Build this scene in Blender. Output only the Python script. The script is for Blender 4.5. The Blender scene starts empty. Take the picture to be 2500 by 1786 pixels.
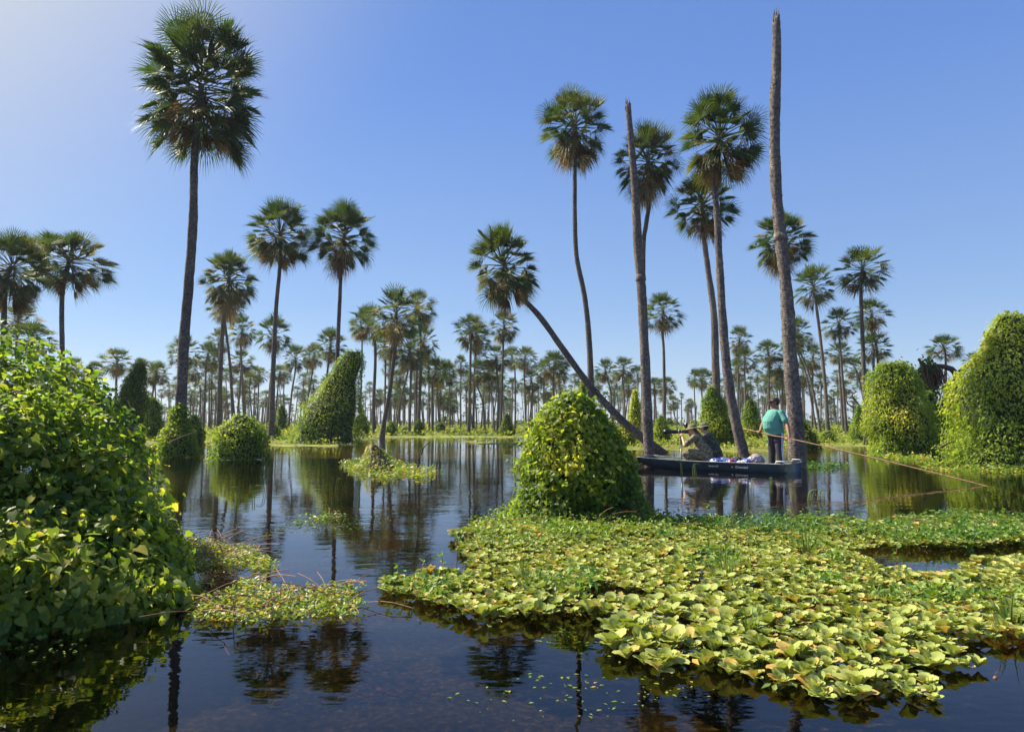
import bpy, math, random
import numpy as np
from mathutils import Vector, Matrix
R = math.radians
rng = np.random.default_rng(7)
random.seed(7)
scene = bpy.context.scene
COL = scene.collection

# ------------------------------------------------------------------ camera, sky, sun
CAMZ, PITCH, FPX = 1.15, R(4.75), 1667.0
cam_d = bpy.data.cameras.new('camera'); cam = bpy.data.objects.new('camera', cam_d); COL.objects.link(cam)
cam.location = (0, 0, CAMZ); cam.rotation_euler = (R(90) + PITCH, 0, 0)
cam_d.sensor_width = 36; cam_d.lens = 24.0; cam_d.clip_start = .05; cam_d.clip_end = 6000
scene.camera = cam
SUN_AZ, SUN_EL = R(-64), R(44)
w = bpy.data.worlds.new('World'); scene.world = w; w.use_nodes = True
nt = w.node_tree; bg = nt.nodes['Background']
sky = nt.nodes.new('ShaderNodeTexSky'); sky.sky_type = 'NISHITA'; sky.sun_disc = False
sky.sun_elevation = SUN_EL; sky.sun_rotation = SUN_AZ
sky.altitude = 50; sky.air_density = 1.0; sky.dust_density = .2; sky.ozone_density = 3.5
SKY_ST = .08
tc = nt.nodes.new('ShaderNodeTexCoord'); sx = nt.nodes.new('ShaderNodeSeparateXYZ'); nt.links.new(tc.outputs['Generated'], sx.inputs[0])
rp = nt.nodes.new('ShaderNodeValToRGB'); nt.links.new(sx.outputs[2], rp.inputs[0])
for i, (p_, c_) in enumerate([(0, (.50, .65, .86)), (.16, (.29, .47, .82)), (.45, (.15, .31, .79)), (1, (.06, .15, .5))]):
    e = rp.color_ramp.elements; (e[i] if i < 2 else e.new(p_)).position = p_; e = rp.color_ramp.elements[i]; e.color = (*c_, 1)
sc_ = nt.nodes.new('ShaderNodeVectorMath'); sc_.operation = 'SCALE'; sc_.inputs['Scale'].default_value = .5 / SKY_ST; nt.links.new(rp.outputs[0], sc_.inputs[0])
mx = nt.nodes.new('ShaderNodeMix'); mx.data_type = 'RGBA'; mx.inputs[0].default_value = .72
nt.links.new(sky.outputs[0], mx.inputs[6]); nt.links.new(sc_.outputs[0], mx.inputs[7])
dt = nt.nodes.new('ShaderNodeVectorMath'); dt.operation = 'DOT_PRODUCT'; nt.links.new(tc.outputs['Generated'], dt.inputs[0])
dt.inputs[1].default_value = (math.sin(SUN_AZ) * math.cos(SUN_EL), math.cos(SUN_AZ) * math.cos(SUN_EL), math.sin(SUN_EL))
mr_ = nt.nodes.new('ShaderNodeMapRange'); mr_.inputs[1].default_value = .66; mr_.inputs[2].default_value = .93; nt.links.new(dt.outputs['Value'], mr_.inputs[0])
pw = nt.nodes.new('ShaderNodeMath'); pw.operation = 'POWER'; pw.inputs[1].default_value = 2.2; nt.links.new(mr_.outputs[0], pw.inputs[0])
sa = nt.nodes.new('ShaderNodeMix'); sa.data_type = 'RGBA'; nt.links.new(pw.outputs[0], sa.inputs[0]); nt.links.new(mx.outputs[2], sa.inputs[6]); sa.inputs[7].default_value = (4.6, 4.75, 4.8, 1)
nt.links.new(sa.outputs[2], bg.inputs[0]); bg.inputs[1].default_value = SKY_ST
sl = bpy.data.lights.new('sun', 'SUN'); sl.energy = 5.0; sl.angle = R(.5); sl.color = (1, .9, .74)
so = bpy.data.objects.new('sun', sl); COL.objects.link(so)
SD = Vector((math.sin(SUN_AZ) * math.cos(SUN_EL), math.cos(SUN_AZ) * math.cos(SUN_EL), math.sin(SUN_EL)))
so.rotation_euler = (-SD).to_track_quat('-Z', 'Y').to_euler()
scene.view_settings.view_transform = 'Standard'; scene.view_settings.look = 'None'
scene.view_settings.exposure = 1.0; scene.view_settings.gamma = 1

# ------------------------------------------------------------------ picture <-> world
CP, SP = math.cos(PITCH), math.sin(PITCH)
def ray(x, y):
    a, b = (x - 1250) / FPX, (893 - y) / FPX
    return Vector((a, CP - b * SP, SP + b * CP))
def P(x, y, Y):
    d = ray(x, y); return Vector((0, 0, CAMZ)) + d * (Y / d.y)
def G(x, y, z=0.):
    d = ray(x, y); return Vector((0, 0, CAMZ)) + d * ((z - CAMZ) / d.z)
K = 2500 / 2273.
def mpp(Y): return Y / FPX

# ------------------------------------------------------------------ mesh helpers
def mesh_np(name, V, F, mat, tint=None, smooth=False):
    """V (n,3); F list of int arrays (m,3)/(m,4)"""
    V = np.asarray(V, dtype=np.float32).reshape(-1, 3)
    if not isinstance(F, (list, tuple)): F = [F]
    F = [np.asarray(f, dtype=np.int32) for f in F if len(f)]
    me = bpy.data.meshes.new(name)
    tot = np.concatenate([np.full(len(f), f.shape[1], dtype=np.int32) for f in F])
    idx = np.concatenate([f.ravel() for f in F])
    st = np.concatenate([[0], np.cumsum(tot)[:-1]]).astype(np.int32)
    me.vertices.add(len(V)); me.vertices.foreach_set('co', V.ravel())
    me.loops.add(len(idx)); me.loops.foreach_set('vertex_index', idx)
    me.polygons.add(len(tot)); me.polygons.foreach_set('loop_start', st); me.polygons.foreach_set('loop_total', tot)
    if smooth: me.polygons.foreach_set('use_smooth', np.ones(len(tot), dtype=bool))
    me.update(calc_edges=True)
    if tint is not None:
        a = me.attributes.new('tint', 'FLOAT', 'POINT'); a.data.foreach_set('value', np.asarray(tint, dtype=np.float32))
    if mat: me.materials.append(mat)
    return me
def link(name, me, parent=None, loc=None, **kw):
    o = bpy.data.objects.new(name, me); COL.objects.link(o)
    if parent is not None: o.parent = parent
    if loc is not None: o.location = loc
    for k, v in kw.items():
        if v is not None: o[k] = v
    return o
def thing(name, label, cat, loc=(0, 0, 0), rotz=0, group=None):
    o = bpy.data.objects.new(name, None); COL.objects.link(o); o.location = loc; o.rotation_euler = (0, 0, rotz)
    o.empty_display_size = .2
    o['label'] = label; o['category'] = cat
    if group: o['group'] = group
    return o
class MB:
    def __init__(s): s.V = []; s.F3 = []; s.F4 = []; s.T = []; s.n = 0
    def add(s, V, F3=None, F4=None, t=.5):
        V = np.asarray(V, dtype=float).reshape(-1, 3)
        if F3 is not None and len(F3): s.F3.append(np.asarray(F3) + s.n)
        if F4 is not None and len(F4): s.F4.append(np.asarray(F4) + s.n)
        s.V.append(V); s.T.append(np.broadcast_to(np.asarray(t, dtype=float), (len(V),))); s.n += len(V)
    def tube(s, pts, rad, n=8, t=.5, ref=(0, 1, 0), caps=True, jit=0.):
        pts = [Vector(p) for p in pts]; m = len(pts); ref = Vector(ref); VV = []
        for i, p in enumerate(pts):
            tg = (pts[min(i + 1, m - 1)] - pts[max(i - 1, 0)]).normalized()
            a = ref - ref.dot(tg) * tg
            if a.length < .05: a = Vector((1, 0, 0)) - tg.x * tg
            a.normalize(); b = tg.cross(a)
            r = rad[i] if isinstance(rad, (list, tuple, np.ndarray)) else rad
            ra, rb = r if isinstance(r, (tuple, list)) else (r, r)
            for k in range(n):
                th = 2 * math.pi * k / n; j = 1 + jit * random.uniform(-1, 1)
                VV.append(p + a * (ra * math.cos(th) * j) + b * (rb * math.sin(th) * j))
        F4 = [(i * n + k, i * n + (k + 1) % n, (i + 1) * n + (k + 1) % n, (i + 1) * n + k) for i in range(m - 1) for k in range(n)]
        F3 = []
        if caps:
            VV.append(pts[0]); VV.append(pts[-1]); c0, c1 = m * n, m * n + 1
            F3 += [(c0, (k + 1) % n, k) for k in range(n)] + [(c1, (m - 1) * n + k, (m - 1) * n + (k + 1) % n) for k in range(n)]
        s.add([tuple(v) for v in VV], F3, F4, t)
    def box(s, c, h, rot=None, t=.5):
        V = [Vector((x * h[0], y * h[1], z * h[2])) for x in (-1, 1) for y in (-1, 1) for z in (-1, 1)]
        if rot is not None: V = [rot @ v for v in V]
        V = [tuple(v + Vector(c)) for v in V]
        s.add(V, None, [(0, 1, 3, 2), (4, 6, 7, 5), (0, 4, 5, 1), (2, 3, 7, 6), (0, 2, 6, 4), (1, 5, 7, 3)], t)
    def ball(s, c, r, nu=12, nv=8, t=.5, M=None):
        r = r if isinstance(r, (tuple, list)) else (r, r, r); V = []
        for i in range(nv + 1):
            ph = math.pi * i / nv
            for k in range(nu):
                th = 2 * math.pi * k / nu
                v = Vector((r[0] * math.sin(ph) * math.cos(th), r[1] * math.sin(ph) * math.sin(th), r[2] * math.cos(ph)))
                if M is not None: v = M @ v
                V.append(tuple(v + Vector(c)))
        s.add(V, None, [(i * nu + k, (i + 1) * nu + k, (i + 1) * nu + (k + 1) % nu, i * nu + (k + 1) % nu) for i in range(nv) for k in range(nu)], t)
    def mesh(s, name, mat, smooth=False):
        F = []
        if s.F3: F.append(np.concatenate(s.F3))
        if s.F4: F.append(np.concatenate(s.F4))
        return mesh_np(name, np.concatenate(s.V), F, mat, np.concatenate(s.T), smooth)
    def build(s, name, mat, parent=None, smooth=False, **kw): return link(name, s.mesh(name, mat, smooth), parent, **kw)
def curve_pts(pts, n):
    pts = [Vector(p) for p in pts]; out = []
    if len(pts) == 2: return [pts[0].lerp(pts[1], i / (n - 1)) for i in range(n)]
    ext = [pts[0] * 2 - pts[1]] + pts + [pts[-1] * 2 - pts[-2]]
    L = [0]
    for a, b in zip(pts, pts[1:]): L.append(L[-1] + (b - a).length)
    for i in range(n):
        s_ = L[-1] * i / (n - 1); k = 0
        while k < len(pts) - 2 and L[k + 1] < s_: k += 1
        t = (s_ - L[k]) / max(1e-6, L[k + 1] - L[k])
        p0, p1, p2, p3 = ext[k:k + 4]
        out.append(.5 * ((2 * p1) + (p2 - p0) * t + (2 * p0 - 5 * p1 + 4 * p2 - p3) * t * t + (3 * p1 - p0 - 3 * p2 + p3) * t ** 3))
    return out
# lumpy noise (sum of sines), vectorised
_nk = rng.normal(size=(3, 10, 3)); _np = rng.uniform(0, 6.28, (3, 10))
def noise(Pn, f=1., k=0):
    Pn = np.asarray(Pn, dtype=float).reshape(-1, 3)
    return np.sin(Pn @ (_nk[k].T * f) + _np[k]).mean(1) * 1.9
def norm(a): return a / np.maximum(1e-9, np.linalg.norm(a, axis=1, keepdims=True))

# ------------------------------------------------------------------ materials
def new_mat(name):
    m = bpy.data.materials.new(name); m.use_nodes = True; n = m.node_tree.nodes; n.clear()
    out = n.new('ShaderNodeOutputMaterial'); return m, n, m.node_tree.links, out
def ramp(n, cols, pos=None):
    r = n.new('ShaderNodeValToRGB'); e = r.color_ramp.elements
    while len(e) < len(cols): e.new(.5)
    for i, c in enumerate(cols):
        e[i].position = pos[i] if pos else i / (len(cols) - 1); e[i].color = (*c, 1)
    return r
def leaf_mat(name, cols, trans=.35, rough=.5, tcol=1.6, pos=None, spec=.35):
    m, n, l, out = new_mat(name)
    at = n.new('ShaderNodeAttribute'); at.attribute_name = 'tint'
    rp = ramp(n, cols, pos); l.new(at.outputs['Fac'], rp.inputs[0])
    p = n.new('ShaderNodeBsdfPrincipled'); p.inputs['Roughness'].default_value = rough
    p.inputs['Specular IOR Level'].default_value = spec
    l.new(rp.outputs[0], p.inputs['Base Color'])
    if trans > 0:
        t = n.new('ShaderNodeBsdfTranslucent'); mx = n.new('ShaderNodeMixShader'); mx.inputs[0].default_value = trans
        g = n.new('ShaderNodeMix'); g.data_type = 'RGBA'; g.blend_type = 'MULTIPLY'; g.inputs[0].default_value = 1
        g.inputs[7].default_value = (tcol * 1.04, tcol * 1.02, tcol * .36, 1)
        l.new(rp.outputs[0], g.inputs[6]); l.new(g.outputs[2], t.inputs[0])
        l.new(p.outputs[0], mx.inputs[1]); l.new(t.outputs[0], mx.inputs[2]); l.new(mx.outputs[0], out.inputs[0])
    else: l.new(p.outputs[0], out.inputs[0])
    return m
def plain(name, col, rough=.6, metal=0., nz=0., scale=8, bump=0., col2=None):
    m, n, l, out = new_mat(name)
    p = n.new('ShaderNodeBsdfPrincipled'); p.inputs['Roughness'].default_value = rough; p.inputs['Metallic'].default_value = metal
    p.inputs['Base Color'].default_value = (*col, 1)
    tc = n.new('ShaderNodeTexCoord'); no = n.new('ShaderNodeTexNoise'); no.inputs['Scale'].default_value = scale; no.inputs['Detail'].default_value = 5
    l.new(tc.outputs['Object'], no.inputs[0])
    if nz > 0 or col2:
        c2 = col2 or tuple(c * (1 - nz) for c in col)
        rp = ramp(n, [c2, col], [.35, .65]); l.new(no.outputs[0], rp.inputs[0]); l.new(rp.outputs[0], p.inputs['Base Color'])
    if bump > 0:
        b = n.new('ShaderNodeBump'); b.inputs['Strength'].default_value = bump; b.inputs['Distance'].default_value = .01
        l.new(no.outputs[0], b.inputs['Height']); l.new(b.outputs[0], p.inputs['Normal'])
    l.new(p.outputs[0], out.inputs[0]); return m
def bark_mat(name, cols, ring=9., rings=.5, sc=14):
    m, n, l, out = new_mat(name)
    p = n.new('ShaderNodeBsdfPrincipled'); p.inputs['Roughness'].default_value = .9; p.inputs['Specular IOR Level'].default_value = .15
    tc = n.new('ShaderNodeTexCoord'); mp = n.new('ShaderNodeMapping'); mp.inputs['Scale'].default_value = (1, 1, .8)
    l.new(tc.outputs['Object'], mp.inputs[0])
    a = n.new('ShaderNodeTexNoise'); a.inputs['Scale'].default_value = sc; a.inputs['Detail'].default_value = 6; a.inputs['Roughness'].default_value = .7
    l.new(mp.outputs[0], a.inputs[0]); rp = ramp(n, cols, [.3, .5, .62, .74]); l.new(a.outputs[0], rp.inputs[0])
    b = n.new('ShaderNodeTexNoise'); b.inputs['Scale'].default_value = 1.3; b.inputs['Detail'].default_value = 3; l.new(tc.outputs['Object'], b.inputs[0])
    mx = n.new('ShaderNodeMix'); mx.data_type = 'RGBA'; mx.blend_type = 'MULTIPLY'; mx.inputs[0].default_value = .6
    r2 = ramp(n, [(.55, .5, .5), (1.15, 1.1, 1.0)], [.35, .65]); l.new(b.outputs[0], r2.inputs[0])
    l.new(rp.outputs[0], mx.inputs[6]); l.new(r2.outputs[0], mx.inputs[7]); l.new(mx.outputs[2], p.inputs['Base Color'])
    wv = n.new('ShaderNodeTexWave'); wv.bands_direction = 'Z'; wv.inputs['Scale'].default_value = ring; wv.inputs['Distortion'].default_value = 9
    wv.inputs['Detail'].default_value = 3
    l.new(tc.outputs['Object'], wv.inputs[0])
    ad = n.new('ShaderNodeMath'); ad.operation = 'MULTIPLY_ADD'; ad.inputs[1].default_value = rings; l.new(wv.outputs[1], ad.inputs[0]); l.new(a.outputs[0], ad.inputs[2])
    bp = n.new('ShaderNodeBump'); bp.inputs['Strength'].default_value = .9; bp.inputs['Distance'].default_value = .03
    l.new(ad.outputs[0], bp.inputs['Height']); l.new(bp.outputs[0], p.inputs['Normal']); l.new(p.outputs[0], out.inputs[0])
    return m
M = {}
M['palm'] = leaf_mat('palm_frond_green', [(.02, .048, .02), (.04, .08, .024), (.09, .12, .03), (.2, .17, .055)], .3, .55, 1.9, [0, .45, .8, 1], .3)
M['skirt'] = leaf_mat('palm_frond_dead', [(.05, .033, .02), (.12, .08, .04), (.24, .17, .09), (.4, .32, .2)], .25, .8, 1.4, spec=.1)
M['bark'] = bark_mat('palm_bark_grey', [(.06, .052, .05), (.13, .115, .105), (.22, .20, .18), (.42, .41, .36)])
M['bark2'] = bark_mat('palm_bark_purple_brown', [(.07, .06, .056), (.15, .13, .12), (.26, .235, .205), (.46, .43, .36)], 7, .3, 15)
M['twig'] = plain('twig_brown', (.12, .075, .05), .9, nz=.5, scale=20)
M['drytwig'] = leaf_mat('dry_vine', [(.06, .035, .025), (.16, .09, .06), (.26, .17, .1)], .15, .9, 1.2, spec=.1)
M['vine'] = leaf_mat('vine_heart_leaf', [(.035, .08, .022), (.085, .15, .026), (.22, .27, .04), (.42, .38, .07)], .5, .5, 2.4, [0, .45, .85, 1])
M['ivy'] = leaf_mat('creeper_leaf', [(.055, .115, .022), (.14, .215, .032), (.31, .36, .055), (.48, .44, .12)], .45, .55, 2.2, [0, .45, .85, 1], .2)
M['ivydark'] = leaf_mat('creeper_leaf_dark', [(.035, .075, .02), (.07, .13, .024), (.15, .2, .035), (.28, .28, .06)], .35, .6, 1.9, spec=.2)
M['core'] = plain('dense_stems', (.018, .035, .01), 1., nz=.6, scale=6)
M['lettuce'] = leaf_mat('water_lettuce_leaf', [(.09, .15, .04), (.23, .3, .07), (.38, .43, .11), (.52, .53, .18), (.55, .33, .08)], .25, .6, 1.15, [0, .35, .7, .9, 1], .25)
M['herb'] = leaf_mat('creeping_herb_leaf', [(.06, .15, .03), (.16, .28, .04), (.34, .4, .07), (.5, .36, .08)], .35, .45, 1.5, [0, .5, .9, 1])
M['grass'] = leaf_mat('grass_blade', [(.04, .1, .025), (.08, .17, .03), (.2, .26, .06), (.4, .34, .18)], .35, .5, 1.5, [0, .5, .9, 1])
M['marshleaf'] = leaf_mat('marsh_plant_leaf', [(.09, .15, .025), (.2, .27, .04), (.36, .38, .07), (.4, .3, .1)], .35, .6, 1.5, [0, .4, .92, 1])
M['flower'] = plain('white_flower', (.75, .74, .68), .7)
M['stem'] = plain('red_stem', (.3, .13, .06), .6, nz=.4, scale=30)

def water_mat():
    m, n, l, out = new_mat('dark_water')
    geo = n.new('ShaderNodeNewGeometry')
    def nz(sx, sy, sc, det, dist=0.):
        mp = n.new('ShaderNodeMapping'); mp.inputs['Scale'].default_value = (sx, sy, 1); l.new(geo.outputs['Position'], mp.inputs[0])
        t = n.new('ShaderNodeTexNoise'); t.inputs['Scale'].default_value = sc; t.inputs['Detail'].default_value = det; t.inputs['Distortion'].default_value = dist
        l.new(mp.outputs[0], t.inputs[0]); return t
    a = nz(.55, 1.6, 3.0, 2, .6); b = nz(.5, 1.2, .9, 2, .4); c = nz(.9, 1.8, 11, 1)
    mask = nz(1, 1, .16, 2)
    mr = ramp(n, [(.25, .25, .25), (1, 1, 1)], [.42, .62]); l.new(mask.outputs[0], mr.inputs[0])
    s1 = n.new('ShaderNodeMath'); s1.operation = 'MULTIPLY_ADD'; s1.inputs[1].default_value = 2.2; l.new(b.outputs[0], s1.inputs[0]); l.new(a.outputs[0], s1.inputs[2])
    s2 = n.new('ShaderNodeMath'); s2.operation = 'MULTIPLY_ADD'; s2.inputs[1].default_value = .22; l.new(c.outputs[0], s2.inputs[0]); l.new(s1.outputs[0], s2.inputs[2])
    # one slow gradient: more breeze to the right of the boat, still by the viewer
    st = n.new('ShaderNodeMath'); st.operation = 'MULTIPLY'; st.inputs[1].default_value = .16; l.new(mr.outputs[0], st.inputs[0])
    bp = n.new('ShaderNodeBump'); bp.inputs['Distance'].default_value = .03; l.new(st.outputs[0], bp.inputs['Strength']); l.new(s2.outputs[0], bp.inputs['Height'])
    fr = n.new('ShaderNodeFresnel'); fr.inputs[0].default_value = 1.34; l.new(bp.outputs[0], fr.inputs['Normal'])
    gl = n.new('ShaderNodeBsdfGlossy'); gl.inputs['Roughness'].default_value = 0.0; l.new(bp.outputs[0], gl.inputs['Normal'])
    gl.inputs['Color'].default_value = (.98, .98, 1, 1)
    tr = n.new('ShaderNodeBsdfTransparent'); tr.inputs[0].default_value = (.58, .48, .31, 1)
    mx = n.new('ShaderNodeMixShader'); l.new(fr.outputs[0], mx.inputs[0]); l.new(tr.outputs[0], mx.inputs[1]); l.new(gl.outputs[0], mx.inputs[2])
    l.new(mx.outputs[0], out.inputs[0]); return m
def bed_mat():
    m, n, l, out = new_mat('pond_bed')
    geo = n.new('ShaderNodeNewGeometry')
    a = n.new('ShaderNodeTexNoise'); a.inputs['Scale'].default_value = 22; a.inputs['Detail'].default_value = 8; a.inputs['Roughness'].default_value = .75
    b = n.new('ShaderNodeTexNoise'); b.inputs['Scale'].default_value = .9; b.inputs['Detail'].default_value = 3
    l.new(geo.outputs['Position'], a.inputs[0]); l.new(geo.outputs['Position'], b.inputs[0])
    r1 = ramp(n, [(.014, .016, .012), (.05, .05, .03), (.2, .17, .08)], [.4, .54, .7]); l.new(a.outputs[0], r1.inputs[0])
    r2 = ramp(n, [(.25, .25, .25), (.95, .95, .9), (1.4, .8, .55)], [.38, .56, .76]); l.new(b.outputs[0], r2.inputs[0])
    mx = n.new('ShaderNodeMix'); mx.data_type = 'RGBA'; mx.blend_type = 'MULTIPLY'; mx.inputs[0].default_value = 1
    l.new(r1.outputs[0], mx.inputs[6]); l.new(r2.outputs[0], mx.inputs[7])
    p = n.new('ShaderNodeBsdfDiffuse'); l.new(mx.outputs[2], p.inputs[0]); l.new(p.outputs[0], out.inputs[0]); return m
def marsh_mat():
    m, n, l, out = new_mat('floating_mat')
    geo = n.new('ShaderNodeNewGeometry'); mp = n.new('ShaderNodeMapping'); mp.inputs['Scale'].default_value = (.5, 1, 1); l.new(geo.outputs['Position'], mp.inputs[0])
    a = n.new('ShaderNodeTexNoise'); a.inputs['Scale'].default_value = 3; a.inputs['Detail'].default_value = 8; a.inputs['Roughness'].default_value = .7
    b = n.new('ShaderNodeTexNoise'); b.inputs['Scale'].default_value = .12; b.inputs['Detail'].default_value = 3
    l.new(mp.outputs[0], a.inputs[0]); l.new(mp.outputs[0], b.inputs[0])
    r1 = ramp(n, [(.05, .055, .02), (.16, .2, .03), (.3, .32, .05), (.38, .3, .1)], [.3, .45, .6, .8]); l.new(a.outputs[0], r1.inputs[0])
    r2 = ramp(n, [(.75, .6, .45), (1, 1, 1)], [.38, .55]); l.new(b.outputs[0], r2.inputs[0])
    mx = n.new('ShaderNodeMix'); mx.data_type = 'RGBA'; mx.blend_type = 'MULTIPLY'; mx.inputs[0].default_value = 1
    l.new(r1.outputs[0], mx.inputs[6]); l.new(r2.outputs[0], mx.inputs[7])
    p = n.new('ShaderNodeBsdfPrincipled'); p.inputs['Roughness'].default_value = .9; l.new(mx.outputs[2], p.inputs['Base Color'])
    bp = n.new('ShaderNodeBump'); bp.inputs['Strength'].default_value = 1; bp.inputs['Distance'].default_value = .12; l.new(a.outputs[0], bp.inputs['Height']); l.new(bp.outputs[0], p.inputs['Normal'])
    l.new(p.outputs[0], out.inputs[0]); return m

# ------------------------------------------------------------------ setting
def sheet(name, x0, x1, y0, y1, z, mat):
    link(name, mesh_np(name, [(x0, y0, z), (x1, y0, z), (x1, y1, z), (x0, y1, z)], np.array([[0, 1, 2, 3]]), mat), kind='structure')
sheet('water', -3000, 3000, -60, 5000, 0, water_mat())
sheet('pond_bed', -3000, 3000, -60, 5000, -.42, bed_mat())
# far floating meadow: near edge follows what the picture shows
EX = [(-900, 1088), (300, 1084), (640, 1086), (700, 1088), (860, 1090), (900, 1083), (1180, 1086), (1270, 1093), (1480, 1100), (1570, 1100), (1640, 1100), (1900, 1106), (1960, 1092), (2130, 1090), (2260, 1092), (2500, 1095), (3400, 1095)]
_er = [((x - 1250) / FPX) for x, y in EX]; _ey = [G(x, y).y for x, y in EX]
def edgeY(r): return np.interp(r, _er, _ey)
nr, ny = 420, 260
rr = np.linspace(-1.35, 1.35, nr); yy = 25 * np.exp(np.linspace(0, math.log(1600 / 25), ny))
RR, YY = np.meshgrid(rr, yy); XX = RR * YY
pn = np.stack([XX.ravel(), YY.ravel() * 1.6, 0 * XX.ravel()], 1)
nzv = noise(pn, .35, 0) * .6 + noise(pn, 1.1, 1) * .4
lvl = (YY.ravel() - edgeY(RR.ravel()) + nzv * 2.2)
ponds = noise(pn, .16, 2) + .35 * nzv
ZZ = np.where(lvl > 0, np.minimum(.05, lvl * .04), np.maximum(-.15, lvl * .1))
ZZ = np.where((ponds > .12) & (YY.ravel() < 62) & (YY.ravel() > 29) & (np.abs(RR.ravel() + .05) < .2), -.1, ZZ)
ZZ = ZZ + np.where(ZZ > 0, .03 * noise(pn, 1.7, 1), 0)
i0 = (np.arange(ny - 1)[:, None] * nr + np.arange(nr - 1)[None, :]).ravel()
link('marsh_meadow', mesh_np('marsh_meadow', np.stack([XX.ravel(), YY.ravel(), ZZ], 1), np.stack([i0, i0 + 1, i0 + nr + 1, i0 + nr], 1), marsh_mat(), smooth=True), kind='structure')

# ------------------------------------------------------------------ leaves
HEART_V = np.array([(0, 0, 0), (0, .42, -.03), (0, 1.0, -.16), (-.34, -.1, .05), (-.47, .2, .09), (-.3, .58, .04), (.34, -.1, .05), (.47, .2, .09), (.3, .58, .04)], float)
HEART_F = np.array([(0, 1, 4, 3), (1, 2, 5, 4), (0, 6, 7, 1), (1, 7, 8, 2)])
OVAL_V = np.array([(0, 0, 0), (-.26, .4, .05), (0, 1, -.05), (.26, .4, .05), (0, .45, -.04)], float)
OVAL_F3 = np.array([(0, 4, 1), (4, 2, 1), (0, 3, 4), (4, 3, 2)])
def frames(Nn, tipdir):
    """rotation matrices with columns side, tip, normal"""
    Nn = norm(Nn); T = tipdir - (tipdir * Nn).sum(1, keepdims=True) * Nn; T = norm(T); S = np.cross(T, Nn)
    return np.stack([S, T, Nn], 2)
def leaves(mb, Pn, Fr, size, tint, tmpl='heart'):
    V = HEART_V if tmpl == 'heart' else OVAL_V
    n = len(Pn); W = np.einsum('nij,kj->nki', Fr, V) * np.asarray(size).reshape(-1, 1, 1) + Pn[:, None, :]
    off = (np.arange(n) * len(V))[:, None, None]
    t = np.repeat(np.asarray(tint), len(V))
    if tmpl == 'heart': mb.add(W.reshape(-1, 3), None, (HEART_F[None] + off).reshape(-1, 4), t)
    else: mb.add(W.reshape(-1, 3), (OVAL_F3[None] + off).reshape(-1, 3), None, t)
def vine_frames(N, up=.5, rnd=.5):
    n = len(N); NN = norm(N + np.array([0, 0, up]) + rng.normal(size=(n, 3)) * rnd)
    tip = np.array([0, 0, -1.]) + N * .4 + rng.normal(size=(n, 3)) * .45
    return frames(NN, tip)
def clump_tint(Pn, f, base=.45, amp=.25, rnd=.14):
    return np.clip(base + amp * noise(Pn, f, 2) + .12 * noise(Pn, f * 3.1, 0) + rng.normal(size=len(Pn)) * rnd, 0, 1)

class Profile:
    """mound described by stacked ellipses: list of (z, cx, cy, rx, ry); local metres"""
    def __init__(s, rows, lump=.12, f=2.):
        a = np.array(rows, float); s.z = a[:, 0]; s.a = a; s.lump = lump; s.f = f
    def at(s, z, th, k=1.):
        cx = np.interp(z, s.z, s.a[:, 1]); cy = np.interp(z, s.z, s.a[:, 2]); rx = np.interp(z, s.z, s.a[:, 3]); ry = np.interp(z, s.z, s.a[:, 4])
        p = np.stack([cx + rx * np.cos(th) * k, cy + ry * np.sin(th) * k, z], 1)
        j = 1 + s.lump * noise(p, s.f, 0) + s.lump * .5 * noise(p, s.f * 2.7, 1)
        return np.stack([cx + rx * np.cos(th) * k * j, cy + ry * np.sin(th) * k * j, z + s.lump * .15 * rx], 1)
    def sample(s, n, k=1.):
        zz = np.linspace(s.z[0], s.z[-1], 60); wt = np.interp(zz, s.z, s.a[:, 3]) + .12 * s.a[:, 3].max(); c = np.cumsum(wt); c /= c[-1]
        z = np.interp(rng.random(n), c, zz); th = rng.random(n) * 2 * math.pi
        p = s.at(z, th, k); e = .02 * (s.z[-1] - s.z[0])
        pz = s.at(np.minimum(z + e, s.z[-1]), th, k); pz2 = s.at(np.maximum(z - e, s.z[0]), th, k); pt = s.at(z, th + .05, k); pt2 = s.at(z, th - .05, k)
        N = norm(np.cross(pt - pt2, pz - pz2)); return p, N
    def core(s, name, parent, mat, k=.86, nz=26, nt=24):
        zz = np.linspace(s.z[0], s.z[-1] - .03 * (s.z[-1] - s.z[0]), nz); th = np.linspace(0, 2 * math.pi, nt, endpoint=False)
        Z, T = np.meshgrid(zz, th, indexing='ij'); V = s.at(Z.ravel(), T.ravel(), k)
        F = [(i * nt + j, i * nt + (j + 1) % nt, (i + 1) * nt + (j + 1) % nt, (i + 1) * nt + j) for i in range(nz - 1) for j in range(nt)]
        V = np.vstack([V, [V[-nt:].mean(0)]]); t3 = [((nz - 1) * nt + j, (nz - 1) * nt + (j + 1) % nt, nz * nt) for j in range(nt)]
        return link(name, mesh_np(name, V, [np.array(F), np.array(t3)], mat, smooth=True), parent)
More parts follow.
